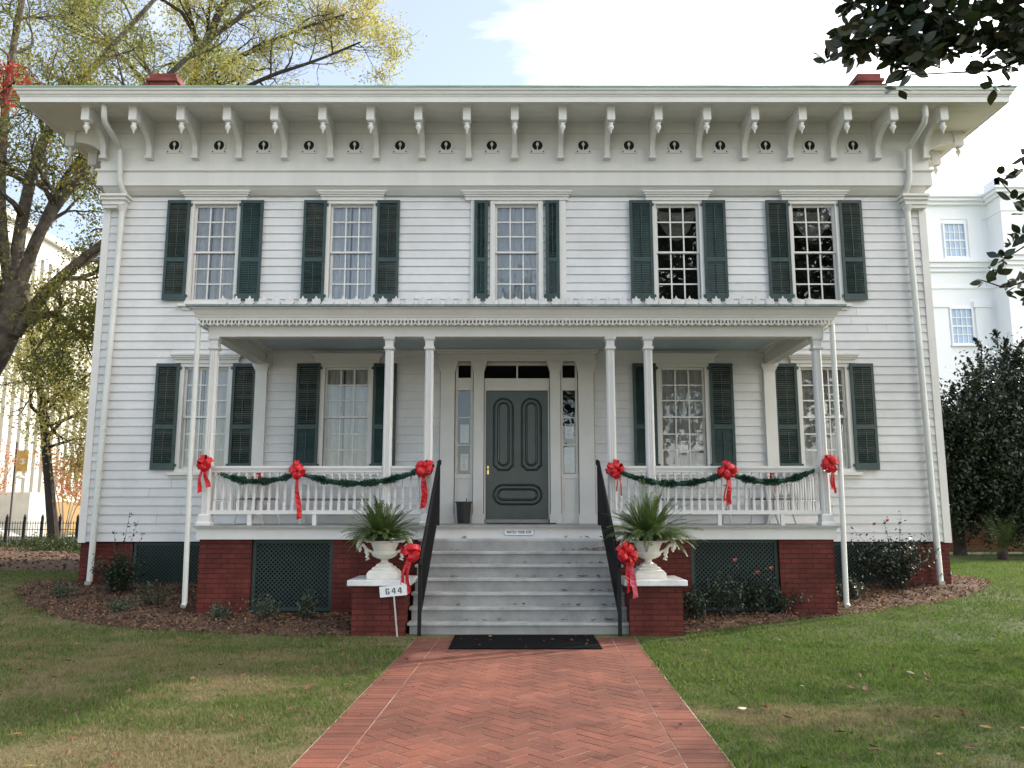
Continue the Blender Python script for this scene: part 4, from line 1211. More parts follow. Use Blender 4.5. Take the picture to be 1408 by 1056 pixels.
fern(-1.84, 'green potted fern with long loose fronds in the left urn', 5, .60, .54, 130)
fern(1.81, 'taller and fuller green potted fern in the right urn', 9, .76, .58, 160)

# ------------------------------------------------------------------ bows and garlands
def bow(loc, label, seed, r=.14, tails=((-.04, .42, .07), (.05, .30, .06)), rz=0.0, faded=False):
    r7 = random.Random(seed)
    t = thing('ribbon_bow', label, 'bow', loc, 'red bows on the porch and stair rails'); t.rotation_euler.z = rz
    m = MB(); n = 12
    for i in range(n):
        a = 2 * math.pi * i / n + r7.uniform(-.25, .25); out = r7.uniform(.15, .75)
        d = Vector((math.cos(a) * math.cos(out), -math.sin(out), math.sin(a) * math.cos(out))).normalized()
        up = Vector((0, -1, 0)); up = (up - d * up.dot(d)).normalized(); sd = d.cross(up).normalized()
        tw = r7.uniform(-.6, .6); up, sd = up * math.cos(tw) + sd * math.sin(tw), sd * math.cos(tw) - up * math.sin(tw)
        L = r * r7.uniform(.70, 1.15); pts = []
        for k in range(13):
            u = 2 * math.pi * k / 12
            pts.append(d * (L * (.5 - .5 * math.cos(u)) ** .8) + up * (.060 * math.sin(u)) * (1 + .3 * math.sin(i)))
        ribbon(m, pts, lambda i_: .028 + .048 * math.sin(math.pi * i_ / 12), lambda i_: sd)
    m.add([], []); 
    m.build('loops', M['ribbon'], t, smooth=False)
    k_ = MB(); k_.lathe([(.0, -.03), (.022, -.02), (.03, 0), (.022, .02), (.0, .03)], (0, -.035, 0), 10, cap=False); k_.build('knot', M['ribbon'], t, smooth=True)
    for dx, L, w in tails:
        tl = MB(); pts = []
        for k in range(10):
            v = k / 9; pts.append((dx * (.3 + .9 * v) + .012 * math.sin(v * 7 + seed), -.03 - .02 * math.sin(v * 4) , -.02 - L * v))
        tl_side = lambda i_: Vector((math.cos(.5 * math.sin(i_ * .8 + seed)), math.sin(.5 * math.sin(i_ * .8 + seed)), .12)).normalized()
        ribbon(tl, pts, lambda i_: w * (.5 + .5 * min(1, i_ / 4)), tl_side)
        a, b = tl.v[-2], tl.v[-1]      # swallow-tail end
        c0 = ((a[0] + b[0]) / 2, a[1], a[2] + .0); z = a[2]
        tl.v[-2] = (a[0], a[1], z - .03); tl.v[-1] = (b[0], b[1], z - .01)
        tl.build('tail', M['pinkribbon'] if faded and dx > 0 else M['ribbon'], t)
    return t
YB = -2.53
bow((-4.70, YB, 2.33), 'red bow on the left front corner post of the porch', 1, 0.143, ((-.05, .38, .06), (.06, .30, .07)))
bow((-3.30, YB, 2.24), 'red bow in the middle of the left porch rail with one very long tail', 2, 0.138, ((.05, .68, .075),))
bow((-1.37, YB, 2.27), 'red bow at the end of the left porch rail by the stair railing', 3, 0.147, ((-.01, .55, .085), (.02, .5, .05)))
bow((1.50, YB, 2.25), 'red bow at the start of the right porch rail by the stair railing', 4, 0.143, ((.09, .35, .022), (.03, .28, .02)))
bow((3.20, YB, 2.24), 'red bow in the middle of the right porch rail', 5, 0.143, ((.01, .47, .075), (-.05, .42, .025)))
bow((4.74, YB, 2.34), 'red bow on the right front corner post of the porch', 6, 0.143, ((.06, .40, .04), (.02, .34, .025)))
bow((-1.37, -3.98, 1.10), 'red bow tied to the left black stair railing above the number sign', 7, 0.143, ((-.04, .50, .06), (-.11, .46, .05)), -.25)
bow((1.46, -3.98, 1.07), 'red bow with a faded pink tail tied to the right stair railing', 8, 0.152, ((.0, .45, .05), (.08, .52, .085)), .2, True)
bow((-4.60, -.22, 2.26), 'half hidden red bow at the wall end of the left side rail', 10, 0.129, ((.0, .3, .05),))
bow((4.62, -.22, 2.26), 'half hidden red bow at the wall end of the right side rail', 11, 0.129, ((.0, .3, .05),))

def garland(a, b, sag, label, low=.5):
    ax, az = a; bx, bz = b
    L = bx - ax; n = int(L * 2600); t_ = nrg.random(n)
    k = 4 * sag * t_ * (1 - t_)
    c = np.stack([ax + L * t_, np.full(n, -2.50) + .012 * np.sin(t_ * 23), az + (bz - az) * t_ - k], 1)
    rad = .053 * (1 + .25 * np.sin(t_ * L * 17 + ax * 5) + .15 * np.sin(t_ * L * 41)) * np.minimum(1, .55 + 6 * np.minimum(t_, 1 - t_))
    an_ = nrg.uniform(0, 2 * np.pi, n); out = np.stack([nrg.uniform(-.7, .7, n), np.cos(an_), np.sin(an_)], 1); out /= np.linalg.norm(out, axis=1)[:, None]
    tip = c + out * rad[:, None] * nrg.uniform(.75, 1.15, n)[:, None]; w = np.cross(out, nrg.normal(size=(n, 3))); w /= np.linalg.norm(w, axis=1)[:, None]; w *= .0055
    V = np.stack([c - w, c + w, tip + w * .6, tip - w * .6], 1).reshape(-1, 3)
    o = np_mesh('garland', V, np.arange(4 * n).reshape(-1, 4), M['garland'])
    tag(o, label, 'garland', 'green garlands on the porch rails')
    core = MB(); core.tube([(ax + L * u, -2.50, az + (bz - az) * u - 4 * sag * u * (1 - u)) for u in [i / 16 for i in range(17)]], .024, 8); core.build('core', M['garland'], o)
garland((-4.46, 2.19), (-3.38, 2.17), .105, 'green garland swag between the corner post bow and middle bow on the left rail')
garland((-3.24, 2.19), (-1.44, 2.25), .175, 'green garland swag from the middle bow to the stair railing on the left rail')
garland((1.58, 2.22), (3.14, 2.18), .16, 'green garland swag from the stair railing to the middle bow on the right rail')
garland((3.28, 2.18), (4.52, 2.24), .14, 'green garland swag from the middle bow to the corner post on the right rail')

# ------------------------------------------------------------------ signs, mat, bin, notices, benches
def text_mesh(txt, size, name, material, parent, loc, sx=1.0, bold=0.0):
    cu = bpy.data.curves.new('lettering', 'FONT'); cu.body = txt; cu.size = size; cu.align_x = 'CENTER'; cu.align_y = 'CENTER'; cu.extrude = .001; cu.offset = bold; cu.resolution_u = 3; cu.space_character = 1.12; cu.space_word = 1.5
    o = bpy.data.objects.new('lettering', cu); COL.objects.link(o); bpy.context.view_layer.update()
    me = bpy.data.meshes.new_from_object(o.evaluated_get(bpy.context.evaluated_depsgraph_get()))
    bpy.data.objects.remove(o); me.materials.clear(); me.materials.append(material)
    q = bpy.data.objects.new(name, me); COL.objects.link(q); q.parent = parent; q.location = loc; q.rotation_euler = (R(90), 0, 0); q.scale = (sx, 1, 1)
    return q
ws = thing('step_sign', 'small white sign reading WATCH YOUR STEP under the front door', 'sign', (.055, -2.553, 1.322))
m_ = MB(); rr_ = []
def rrect(hw, hh, r, n=6):
    out = []
    for cx, cz, a0 in ((hw - r, hh - r, 0), (-hw + r, hh - r, 90), (-hw + r, -hh + r, 180), (hw - r, -hh + r, 270)):
        for i in range(n + 1): a = R(a0 + 90 * i / n); out.append((cx + r * math.cos(a), cz + r * math.sin(a)))
    return out
m_.prism(rrect(.235, .056, .035), -.006, .0, lambda p, q, a: (p, a, q)); m_.build('plate', M['sign'], ws)
m_ = MB(); loopring(m_, rrect(.228, .050, .031), rrect(.221, .043, .026), -.0085, -.0085); m_.build('border', M['inkblue'], ws)
text_mesh('WATCH YOUR STEP', .060, 'lettering', M['inkblue'], ws, (0, -.0085, -.001), .60, .0012)

ns = thing('house_number_sign', 'small white board reading 644 on a thin metal stake', 'sign', (-1.58, -3.99, .0))
m_ = MB(); m_.box(-.010, .010, -.004, .006, -.04, .60); q = m_.build('stake', M['stake'], ns); q.rotation_euler.y = R(-6); q.location = (.045, 0, 0)
pl_ = MB(); pl_.box(-.178, .178, -.010, -.004, -.068, .068); pl = pl_.build('plate', M['sign'], ns); pl.location = (-.02, 0, .598); pl.rotation_euler.y = R(-5.5)
dg = MB()
def st_bar(x0, x1, z0, z1): dg.box(x0, x1, -.0125, -.0102, z0, z1)
# stencilled 6 4 4
x = -.10; st_bar(x, x + .014, -.036, .036); st_bar(x + .004, x + .046, .027, .037); st_bar(x + .034, x + .047, .018, .037)
st_bar(x + .018, x + .046, -.010, -.001); st_bar(x + .036, x + .050, -.036, -.001); st_bar(x + .004, x + .026, -.037, -.027); st_bar(x + .030, x + .046, -.037, -.027)
for x in (-.018, .062):
    st_bar(x + .030, x + .044, -.037, -.018); st_bar(x + .030, x + .044, -.004, .037); st_bar(x - .004, x + .050, -.016, -.006)
    dg.prism([(x - .004, -.004), (x + .010, -.004), (x + .030, .030), (x + .030, .037), (x + .022, .037)], -.0125, -.0102, lambda p, q, a: (p, a, q))
dg.build('numerals', M['ink'], pl)

dm = MB(); dm.box(-.80, 1.02, -4.97, -3.87, .014, .028)
dmo = dm.build('door_mat', M['rubber'], bevel=.006); tag(dmo, 'large black rubber mat on the brick path at the foot of the steps', 'mat')
dm = MB(); dm.box(-.50, .72, -.55, -.13, FL + .001, FL + .012); dmo = dm.build('threshold_mat', M['rubber']); tag(dmo, 'thin dark mat on the porch floor before the front door', 'mat')

bn = MB(); bn.lathe([(.105, 0), (.135, .36), (.150, .36), (.150, .385), (.128, .385), (.10, .02), (.0, .02)], (0, 0, 0), 20)
bo = bn.build('waste_bin', M['plastic'], smooth=True, loc=(-.905, -.28, FL)); tag(bo, 'black tapered plastic bin on the porch left of the front door', 'bin')
tw_ = MB(); tw_.tube([(.04, 0, .30), (.05, 0, .40), (.045, .01, .44)], .008, 6); tw_.build('twig', M['barkdark'], bo)

def notice(x, z, w, h, label, seed, tint):
    r8 = random.Random(seed); t = thing('paper_notice', label, 'notice', (x, .056, z), 'notices behind the sidelight glass')
    s = MB(); s.box(-w / 2, w / 2, 0, .002, -h / 2, h / 2); s.build('sheet', M['paper'], t)
    ln = MB(); zz = h / 2 - .03
    while zz > -h / 2 + .03:
        a = -w / 2 + .02 + r8.uniform(0, .02); b = w / 2 - .02 - r8.uniform(0, .05); hh = r8.choice([.006, .008, .014])
        ln.box(a, b, -.0015, -.0003, zz - hh, zz); zz -= hh + r8.choice([.012, .02, .03])
    ln.build('printed_lines', M[tint], t)
notice(1.005, 3.09, .16, .27, 'small white printed notice in the middle light right of the door', 1, 'recess')
notice(1.0, 2.56, .19, .46, 'large pale poster in the bottom light right of the door', 2, 'bglass')
notice(-.92, 3.04, .16, .34, 'white printed notice in the middle light left of the door', 3, 'bglass')
notice(-.92, 2.52, .14, .30, 'pale leaflet in the bottom light left of the door', 4, 'recess')

def bench(x, y, w, label, rz=0):
    t = thing('garden_bench', label, 'bench', (x, y, FL), 'white iron benches on the porch'); t.rotation_euler.z = rz
    s = MB(); s.box(-w / 2, w / 2, -.24, .20, .40, .43)
    s.build('seat', M['cushion'], t)
    b = MB(); b.box(-w / 2, w / 2, .20, .225, .80, .835); b.box(-w / 2, w / 2, .20, .225, .45, .475)
    k = int(w / .13)
    for i in range(k):
        cx = -w / 2 + (i + .5) * w / k
        b.tube([(cx + .055 * math.cos(2 * math.pi * j / 12), .212, .64 + .15 * math.sin(2 * math.pi * j / 12)) for j in range(13)], .009, 5)
    b.build('backrest', M['iron'], t)
    for sx in (-1, 1):
        l = MB(); xx = sx * (w / 2 - .02)
        l.tube([(xx, -.26, 0), (xx, -.20, .20), (xx, -.24, .40), (xx, -.25, .60), (xx, -.15, .66), (xx, .21, .66)], .016, 6); l.tube([(xx, .28, 0), (xx, .20, .22), (xx, .21, .82)], .016, 6); l.tube([(xx, -.20, .18), (xx, .0, .26), (xx, .20, .20)], .012, 6)
        l.build('leg_and_arm', M['iron'], t)
bench(-3.10, -.62, 1.15, 'white iron bench with a dark seat below the left porch window')
bench(3.10, -.62, 1.15, 'white iron bench with a dark seat below the right porch window')
bench(-4.28, -1.15, .55, 'single white iron chair by the left side rail of the porch', R(75))
bench(4.28, -1.15, .55, 'single white iron chair by the right side rail of the porch', R(-75))

# ------------------------------------------------------------------ fallen leaves
M['leafbrown'] = mat('fallen_leaf_brown', (0.090, 0.044, 0.026), 0.85, 0.35, 20.0, col2=(0.15, 0.075, 0.042))
M['leafrust'] = mat('fallen_leaf_rust', (0.13, 0.032, 0.016), 0.75, 0.3, 20.0)
M['leafyellow'] = mat('fallen_leaf_yellow', (0.30, 0.18, 0.04), 0.7, 0.25, 20.0)
M['leafpale'] = mat('fallen_leaf_pale', (0.34, 0.30, 0.23), 0.6, 0.25, 20.0)
def leaf_mesh(seed, m):
    r9 = random.Random(seed); L = 1.0; W = r9.uniform(.38, .6); curl = r9.uniform(.15, .5); mb = MB()
    prof = [(-.5, .0), (-.3, .7), (0, 1.0), (.25, .75), (.5, .0)]
    vs = []
    for u, wv in prof:
        z = curl * (u * u) * .9
        vs += [(u * L, -W / 2 * wv, z + curl * wv * .25), (u * L, 0, z), (u * L, W / 2 * wv, z + curl * wv * .3)]
    fs = []
    for i in range(4): fs += [(3 * i, 3 * i + 3, 3 * i + 4, 3 * i + 1), (3 * i + 1, 3 * i + 4, 3 * i + 5, 3 * i + 2)]
    mb.add(vs, fs); return mb.mesh('fallen_leaf', m)
lvs = {k: [leaf_mesh(i + 10 * j, M[k]) for i in range(3)] for j, k in enumerate(('leafbrown', 'leafrust', 'leafyellow', 'leafpale'))}
CN = {'leafbrown': 'brown', 'leafrust': 'rust red', 'leafyellow': 'yellow', 'leafpale': 'pale bleached'}
def drop(x, y, z, size, k, where, group):
    o = bpy.data.objects.new('fallen_leaf', rng.choice(lvs[k])); COL.objects.link(o)
    o.location = (x, y, z); o.rotation_euler = (rng.uniform(-.35, .35), rng.uniform(-.35, .35), rng.uniform(0, 6.28)); o.scale = (size,) * 3
    if rng.random() < .3: o.rotation_euler.x += math.pi; o.location.z += size * .25
    tag(o, f'{CN[k]} fallen leaf lying {where}', 'fallen leaf', group)
kk = ['leafbrown', 'leafbrown', 'leafbrown', 'leafrust', 'leafrust', 'leafyellow', 'leafpale']
cnt = 0
while cnt < 62:
    x, y = rng.uniform(1.7, 7.5), -4.3 - 5.4 * rng.random() ** .9
    if abs(x) < .66 * (y + 15.1) and not in_poly(np.array([x]), np.array([y]), BED_R)[0]:
        k = rng.choice(kk); drop(x, y, .04, rng.uniform(.05, .11), k, 'on the grass right of the brick path', f'{CN[k]} leaves on the right lawn'); cnt += 1
cnt = 0
while cnt < 62:
    x, y = rng.uniform(-7.0, -1.5), -4.4 - 5.4 * rng.random()
    if abs(x) < .66 * (y + 15.1) and not in_poly(np.array([x]), np.array([y]), BED_L)[0] and abs(x - xc(y)) > 1.45:
        k = rng.choice(kk[:6]); drop(x, y, .035, rng.uniform(.05, .10), k, 'on the grass left of the brick path', f'{CN[k]} leaves on the left lawn'); cnt += 1
for i in range(64):
    s = rng.randint(1, 7); x = SC + rng.choice([rng.uniform(-1.2, 1.35), rng.uniform(.5, 1.4)]); y = SY + SRUN * (s - 1) + rng.uniform(.07, .19)
    k = rng.choice(kk[:5]); drop(x, y, SR * s + .018, rng.uniform(.05, .11), k, 'on the grey porch steps', f'{CN[k]} leaves on the steps')
for i in range(7): drop(rng.uniform(1.15, 1.42), SY + SRUN * 5.6, SR * 6 + .02 + .005 * i, .07, 'leafbrown', 'in a small heap on an upper step beside the right railing', 'heap of brown leaves on an upper step')
for i in range(16): k = rng.choice(kk[:6]); drop(rng.uniform(-.75, .97), rng.uniform(-4.9, -3.95), .035, rng.uniform(.03, .06), k, 'on the black rubber mat', f'{CN[k]} leaves on the mat')
for i in range(30):
    y = rng.uniform(-9, -4.2); x = xc(y) + rng.choice([-1, 1]) * rng.uniform(1.1, 1.5) if i < 22 else xc(y) + rng.uniform(-1, 1); k = rng.choice(kk[:5])
    drop(x, y, .028, rng.uniform(.03, .07), k, 'on the brick path', f'{CN[k]} leaves on the path')

# ------------------------------------------------------------------ foliage helpers
def leaf_quads(C, size, flat=0.0, aspect=.5, rg=nrg):
    """kite leaves at centres C, random attitude; flat pulls them level"""
    n = len(C); size = np.broadcast_to(size, (n,))
    d = rg.normal(size=(n, 3)); d[:, 2] *= (1 - flat); d /= np.linalg.norm(d, axis=1)[:, None] + 1e-9
    w = np.cross(d, rg.normal(size=(n, 3)) * (1 - flat) + np.array([0, 0, 1.0]) * flat); w /= np.linalg.norm(w, axis=1)[:, None] + 1e-9
    a = d * (size * .5)[:, None]; b = w * (size * .5 * aspect)[:, None]
    return np.stack([C - a, C - a * .1 + b, C + a, C - a * .1 - b], 1).reshape(-1, 3)
def leaves_obj(name, C, size, mtl, parent=None, flat=0.0, aspect=.5):
    V = leaf_quads(np.asarray(C, float), size, flat, aspect)
    return np_mesh(name, V, np.arange(len(V)).reshape(-1, 4), mtl, parent)
def norm(v): return v / (np.linalg.norm(v) + 1e-9)
class Tree:
    def __init__(s, seed, n=8): s.r = np.random.default_rng(seed); s.mb = MB(); s.anch = []; s.n = n
    def limb(s, pts, r0, r1, sub=0, L=2.0, levels=2, t0=.3, up=.3, spread=.9, droop=0.0):
        pts = [np.array(p, float) for p in pts]
        # smooth
        for _ in range(2):
            q = [pts[0]]
            for a, b in zip(pts, pts[1:]): q += [a * .75 + b * .25, a * .25 + b * .75]
            pts = q + [pts[-1]]
        m = len(pts); s.mb.tube(pts, [r0 + (r1 - r0) * (i / (m - 1)) ** .8 for i in range(m)], s.n)
        s.kids(pts, r0, r1, sub, L, levels, t0, up, spread, droop)
    def kids(s, pts, r0, r1, sub, L, levels, t0, up, spread, droop):
        m = len(pts)
        for k in range(sub):
            t = t0 + (1 - t0) * (k + s.r.random()) / max(sub, 1); i = min(m - 2, int(t * (m - 1)))
            tg = norm(pts[i + 1] - pts[i]); rd = s.r.normal(size=3); rd = norm(rd - tg * rd.dot(tg))
            d = norm(tg * (1 - spread * .6) + rd * spread + np.array([0, 0, up])); rr = (r0 + (r1 - r0) * t) * .55
            s.twig(pts[i], d, L * s.r.uniform(.6, 1.2) * (1.15 - .4 * t), max(rr, .012), levels, up, spread, droop)
    def twig(s, p, d, L, r, lev, up, spread, droop):
        k = 5; pts = [p]; rad = [r]
        for i in range(k):
            d = norm(d + s.r.normal(size=3) * .22 + np.array([0, 0, up * .12 - droop * .15])); p = p + d * L / k; pts.append(p); rad.append(max(.006, r * (1 - .75 * (i + 1) / k)))
        s.mb.tube(pts, rad, 5 if lev else 4, cap=False)
        if lev <= 0:
            for q in pts[2:]: s.anch.append(q)
            return
        for i in range(4 if lev > 1 else 5):
            j = s.r.integers(1, k + 1); tg = norm(pts[j] - pts[j - 1]); rd = s.r.normal(size=3); rd = norm(rd - tg * rd.dot(tg))
            s.twig(pts[j], norm(tg * .6 + rd * spread * .8 + np.array([0, 0, up * .3])), L * s.r.uniform(.45, .7), max(.006, rad[j] * .7), lev - 1, up, spread, droop)
    def leaves(s, per, jitter):
        A = np.array(s.anch); C = np.repeat(A, per, 0); return C + s.r.normal(size=C.shape) * jitter
def finish(root, tree, bark, C, size, lm, flat=0.0, aspect=.5):
    tree.mb.build('trunk', bark, root, smooth=True)
    leaves_obj('crown', C, size, lm, root, flat, aspect)

M['oakleaf'] = leaf_mat('oak_leaves', [(0.06, 0.085, 0.018), (0.13, 0.165, 0.032), (0.26, 0.25, 0.05), (0.36, 0.29, 0.07)], .5, .55, .3, .5)
M['yellowleaf'] = leaf_mat('yellowing_leaves', [(0.20, 0.23, 0.06), (0.36, 0.36, 0.11), (0.52, 0.47, 0.17), (0.42, 0.34, 0.15)], .5, .6, .3, .35)
M['redleaf'] = leaf_mat('red_maple_leaves', [(0.26, 0.020, 0.018), (0.38, 0.045, 0.025), (0.42, 0.10, 0.03)], .5, .4, .3, .8)
M['myrtleleaf'] = leaf_mat('crape_myrtle_leaves', [(0.16, 0.15, 0.03), (0.40, 0.18, 0.035), (0.52, 0.11, 0.035), (0.50, 0.08, 0.03)], .5, .4, .3, .6)
M['darkleaf'] = leaf_mat('dark_evergreen_leaves', [(0.008, 0.015, 0.007), (0.014, 0.026, 0.011), (0.028, 0.045, 0.018)], .4, .12, .4, .9)
M['magleaf'] = leaf_mat('magnolia_leaves', [(0.010, 0.020, 0.008), (0.018, 0.032, 0.012), (0.030, 0.045, 0.016), (0.060, 0.040, 0.018)], .28, .12, .5, 2.0)
M['shrubleaf'] = leaf_mat('shrub_leaves', [(0.014, 0.026, 0.012), (0.026, 0.046, 0.020), (0.045, 0.07, 0.032)], .4, .2, .4, 3.0)
M['roseleaf'] = leaf_mat('rose_leaves', [(0.018, 0.034, 0.018), (0.035, 0.058, 0.032), (0.065, 0.09, 0.055)], .4, .2, .45, 3.0)
M['glossleaf'] = leaf_mat('glossy_shrub_leaves', [(0.012, 0.022, 0.012), (0.022, 0.038, 0.02), (0.035, 0.055, 0.03)], .18, .1, .6, 3.0)
M['hedge'] = leaf_mat('groundcover_leaves', [(0.022, 0.036, 0.010), (0.05, 0.075, 0.02), (0.09, 0.11, 0.03)], .5, .3, .35, 1.2)
M['paleleaf'] = leaf_mat('pale_ground_plant', [(0.045, 0.062, 0.038), (0.075, 0.10, 0.062), (0.11, 0.14, 0.09)], .5, .2, .35, 3.0)
M['rose'] = mat('orange_rose', (0.40, 0.11, 0.06), 0.6, 0.3, 20.0)
M['camellia'] = mat('red_camellia', (0.40, 0.02, 0.04), 0.5, 0.3, 20.0)

# large oak left of the house -------------------------------------------------
oak = thing('oak_tree', 'large spreading oak with thick leaning limbs left of the house', 'tree', (0, 0, 0))
T = Tree(31, 10)
T.limb([(-15.8, 6.0, .2), (-15.4, 6, 2.0), (-14.5, 6, 4.0), (-13.6, 6, 5.4), (-13.15, 6, 6.6), (-13.1, 6, 7.6)], .50, .36)
T.limb([(-13.0, 6, 6.2), (-12.34, 6.1, 7.4), (-11.46, 6.2, 8.32), (-10.74, 6.3, 9.0), (-9.9, 6.5, 10.1), (-9.1, 6.8, 11.7), (-8.6, 7, 13.4)], .19, .05, 12, 2.2, 2, .22)
T.limb([(-13.05, 6, 7.2), (-12.57, 5.9, 8.92), (-11.89, 5.8, 10.0), (-10.98, 5.6, 10.9), (-10.0, 5.4, 12.1), (-8.5, 5.2, 13.7), (-6.6, 5, 15.0)], .19, .04, 13, 2.3, 2, .2)
T.limb([(-13.1, 6, 7.3), (-13.27, 6.2, 8.75), (-13.14, 6.3, 10.7), (-12.9, 6.4, 12.0), (-12.3, 6.5, 13.1), (-11.9, 6.6, 14.0), (-11.2, 6.6, 14.9), (-10.2, 6.6, 16.2)], .20, .05, 13, 2.4, 2, .22)
T.limb([(-13.2, 6, 7.3), (-13.58, 5.8, 9.4), (-13.58, 5.6, 12.0), (-13.4, 5.4, 14.0), (-13.1, 5.2, 15.7), (-12.8, 5, 17.5)], .17, .04, 12, 2.3, 2, .25)
T.limb([(-12.84, 6, 6.5), (-12.1, 5.9, 6.75), (-11.66, 5.8, 6.6), (-11.26, 5.7, 6.2), (-10.7, 5.6, 6.0)], .14, .04, 9, 1.3, 2, .3, .1)
T.limb([(-12.7, 6, 8.6), (-12.6, 6.4, 9.8), (-12.55, 6.7, 10.6), (-12.2, 7, 11.6), (-11.7, 7.3, 12.6)], .15, .04, 8, 1.6, 2, .3)
T.limb([(-13.3, 6, 6.8), (-14.4, 5.6, 8.2), (-15.6, 5.2, 9.6), (-17, 5, 11.5)], .28, .06, 10, 2.2, 2, .3)
T.limb([(-13.2, 6, 5.6), (-13.8, 5.2, 6.6), (-14.6, 4.6, 7.2), (-15.6, 4.0, 7.6)], .18, .05, 8, 1.8, 2, .3)
T.anch = [a for a in T.anch if T.r.random() < (.58 if a[2] < 11.2 else .34)]     # leaves hold on in clumps
C = T.leaves(20, .22); keep = np.where(C[:, 2] < 11.2, T.r.random(len(C)) < .8, True)
C = C[keep & ~((np.abs(C[:, 0]) < 8.2) & (C[:, 2] < 9.4))]
finish(oak, T, M['bark'], C, T.r.uniform(.06, .12, len(C)), M['oakleaf'])

# tall yellowing tree behind the house
bt = thing('tall_tree', 'tall thin crowned yellow green tree rising behind the left end of the roof', 'tree', (0, 0, 0))
T = Tree(44, 8)
T.limb([(-13.4, 15, .3), (-13.3, 15, 6), (-13.1, 15, 12.5), (-12.6, 15, 18.0), (-11.9, 15, 20.5), (-10.8, 15, 23.0), (-10.0, 15, 25)], .38, .08, 20, 3.4, 2, .5, .35, .9)
T.limb([(-12.9, 15, 15.5), (-11.4, 14.8, 17.2), (-9.6, 14.6, 18.2), (-7.6, 14.5, 18.8), (-5.9, 14.5, 19.6)], .14, .03, 16, 2.2, 2, .2, .25)
T.limb([(-12.6, 15, 18), (-11, 15.3, 19.4), (-9.0, 15.5, 20.6), (-6.8, 15.5, 21.4)], .14, .03, 16, 2.3, 2, .2, .3)
T.limb([(-13.1, 15, 16.5), (-14.6, 15.2, 18.5), (-16, 15.4, 20), (-18, 15.6, 21)], .14, .04, 14, 2.4, 2, .25, .3)
T.limb([(-13.2, 15, 13), (-15, 14.6, 15), (-16.8, 14.4, 16.2), (-18.6, 14.2, 17)], .14, .04, 12, 2.4, 2, .25, .3)
T.limb([(-12.3, 15, 19), (-12.6, 14.6, 21), (-13.4, 14.2, 23), (-14.2, 14, 25)], .12, .03, 12, 2.3, 2, .25, .3)
T.anch = [a for a in T.anch if vnoise(a[0] + a[1], a[2], 1.0, 40) > .52]
C = T.leaves(15, .24); finish(bt, T, M['barkdark'], C, T.r.uniform(.08, .15, len(C)), M['yellowleaf'])

# slender tree by the fence, far left
st_ = thing('slender_tree', 'slender dark trunked tree with thin yellow green leaves by the iron fence', 'tree', (0, 0, 0))
T = Tree(52, 8)
T.limb([(-18.0, 18, .2), (-18.3, 18, 2.05), (-18.7, 18, 4.35), (-19.0, 18, 6.1), (-19.4, 18, 7.8), (-19.8, 18, 9.4)], .24, .10, 12, 2.6, 2, .45, .2)
for e in ([(-18.8, 18, 5), (-17.2, 17.8, 5.6), (-15.6, 17.6, 6.2), (-14.0, 17.5, 6.6)], [(-18.9, 18, 5.6), (-17.6, 17.6, 6.6), (-16.2, 17.4, 7.6), (-15.0, 17.2, 8.2)], [(-18.6, 18, 4.2), (-17.4, 18, 4.6), (-16.4, 18, 4.5), (-15.2, 18, 4.6)], [(-19.2, 18, 7), (-20.4, 18, 8), (-21.6, 18, 8.6)]):
    T.limb(e, .07, .02, 11, 1.6, 2, .2, .1, 1.0, .2)
C = T.leaves(7, .26); C = C[T.r.random(len(C)) < .7]; finish(st_, T, M['barkdark'], C, T.r.uniform(.09, .16, len(C)), M['yellowleaf'])

# red maple at the far left
mp_ = thing('maple_tree', 'maple with bright red autumn leaves at the left edge', 'tree', (0, 0, 0))
T = Tree(61, 8)
T.limb([(-13.0, 1.2, .3), (-12.8, 1.2, 4), (-12.4, 1.1, 7.5), (-12.0, 1.0, 10.5)], .22, .08, 8, 1.3, 2, .6, .4)
T.limb([(-12.6, 1.1, 7.0), (-11.8, 1.0, 8.8), (-11.0, 1.0, 9.9), (-10.4, 1.0, 10.5)], .08, .02, 9, .75, 1, .45, .2)
C = T.leaves(12, .12); C = C[(C[:, 0] < -10.0) & ((C[:, 2] > 9.3) & (C[:, 2] < 10.7) | (C[:, 0] < -11.3))]; C = C[T.r.random(len(C)) < .5]; finish(mp_, T, M['barkdark'], C, T.r.uniform(.06, .11, len(C)), M['redleaf'])

# crape myrtles before the office building
def myrtle(x, y, label, seed, leafy, h=3.9):
    t = thing('crape_myrtle', label, 'tree', (0, 0, 0), 'crape myrtles by the office building'); T = Tree(seed, 6)
    for k in range(6):
        a = k * 1.05 + .3; T.limb([(x + .08 * math.cos(a), y + .08 * math.sin(a), .3), (x + .3 * math.cos(a), y + .3 * math.sin(a), 1.5), (x + .7 * math.cos(a), y + .7 * math.sin(a), 2.6), (x + 1.25 * math.cos(a), y + 1.25 * math.sin(a), h)], .05, .015, 5, 1.0, 1, .5, .6, .7)
    C = T.leaves(leafy, .16); C = C[T.r.random(len(C)) < np.clip(.35 + .5 * (C[:, 0] - x), .15, 1)]; finish(t, T, M['barkpale'], C, T.r.uniform(.10, .18, len(C)), M['myrtleleaf'])
myrtle(-21.4, 25, 'crape myrtle with orange red leaves and pale multiple stems before the tan wall', 71, 11)
myrtle(-26.2, 26, 'nearly bare crape myrtle with fanned branches before the concrete stair', 72, 2)

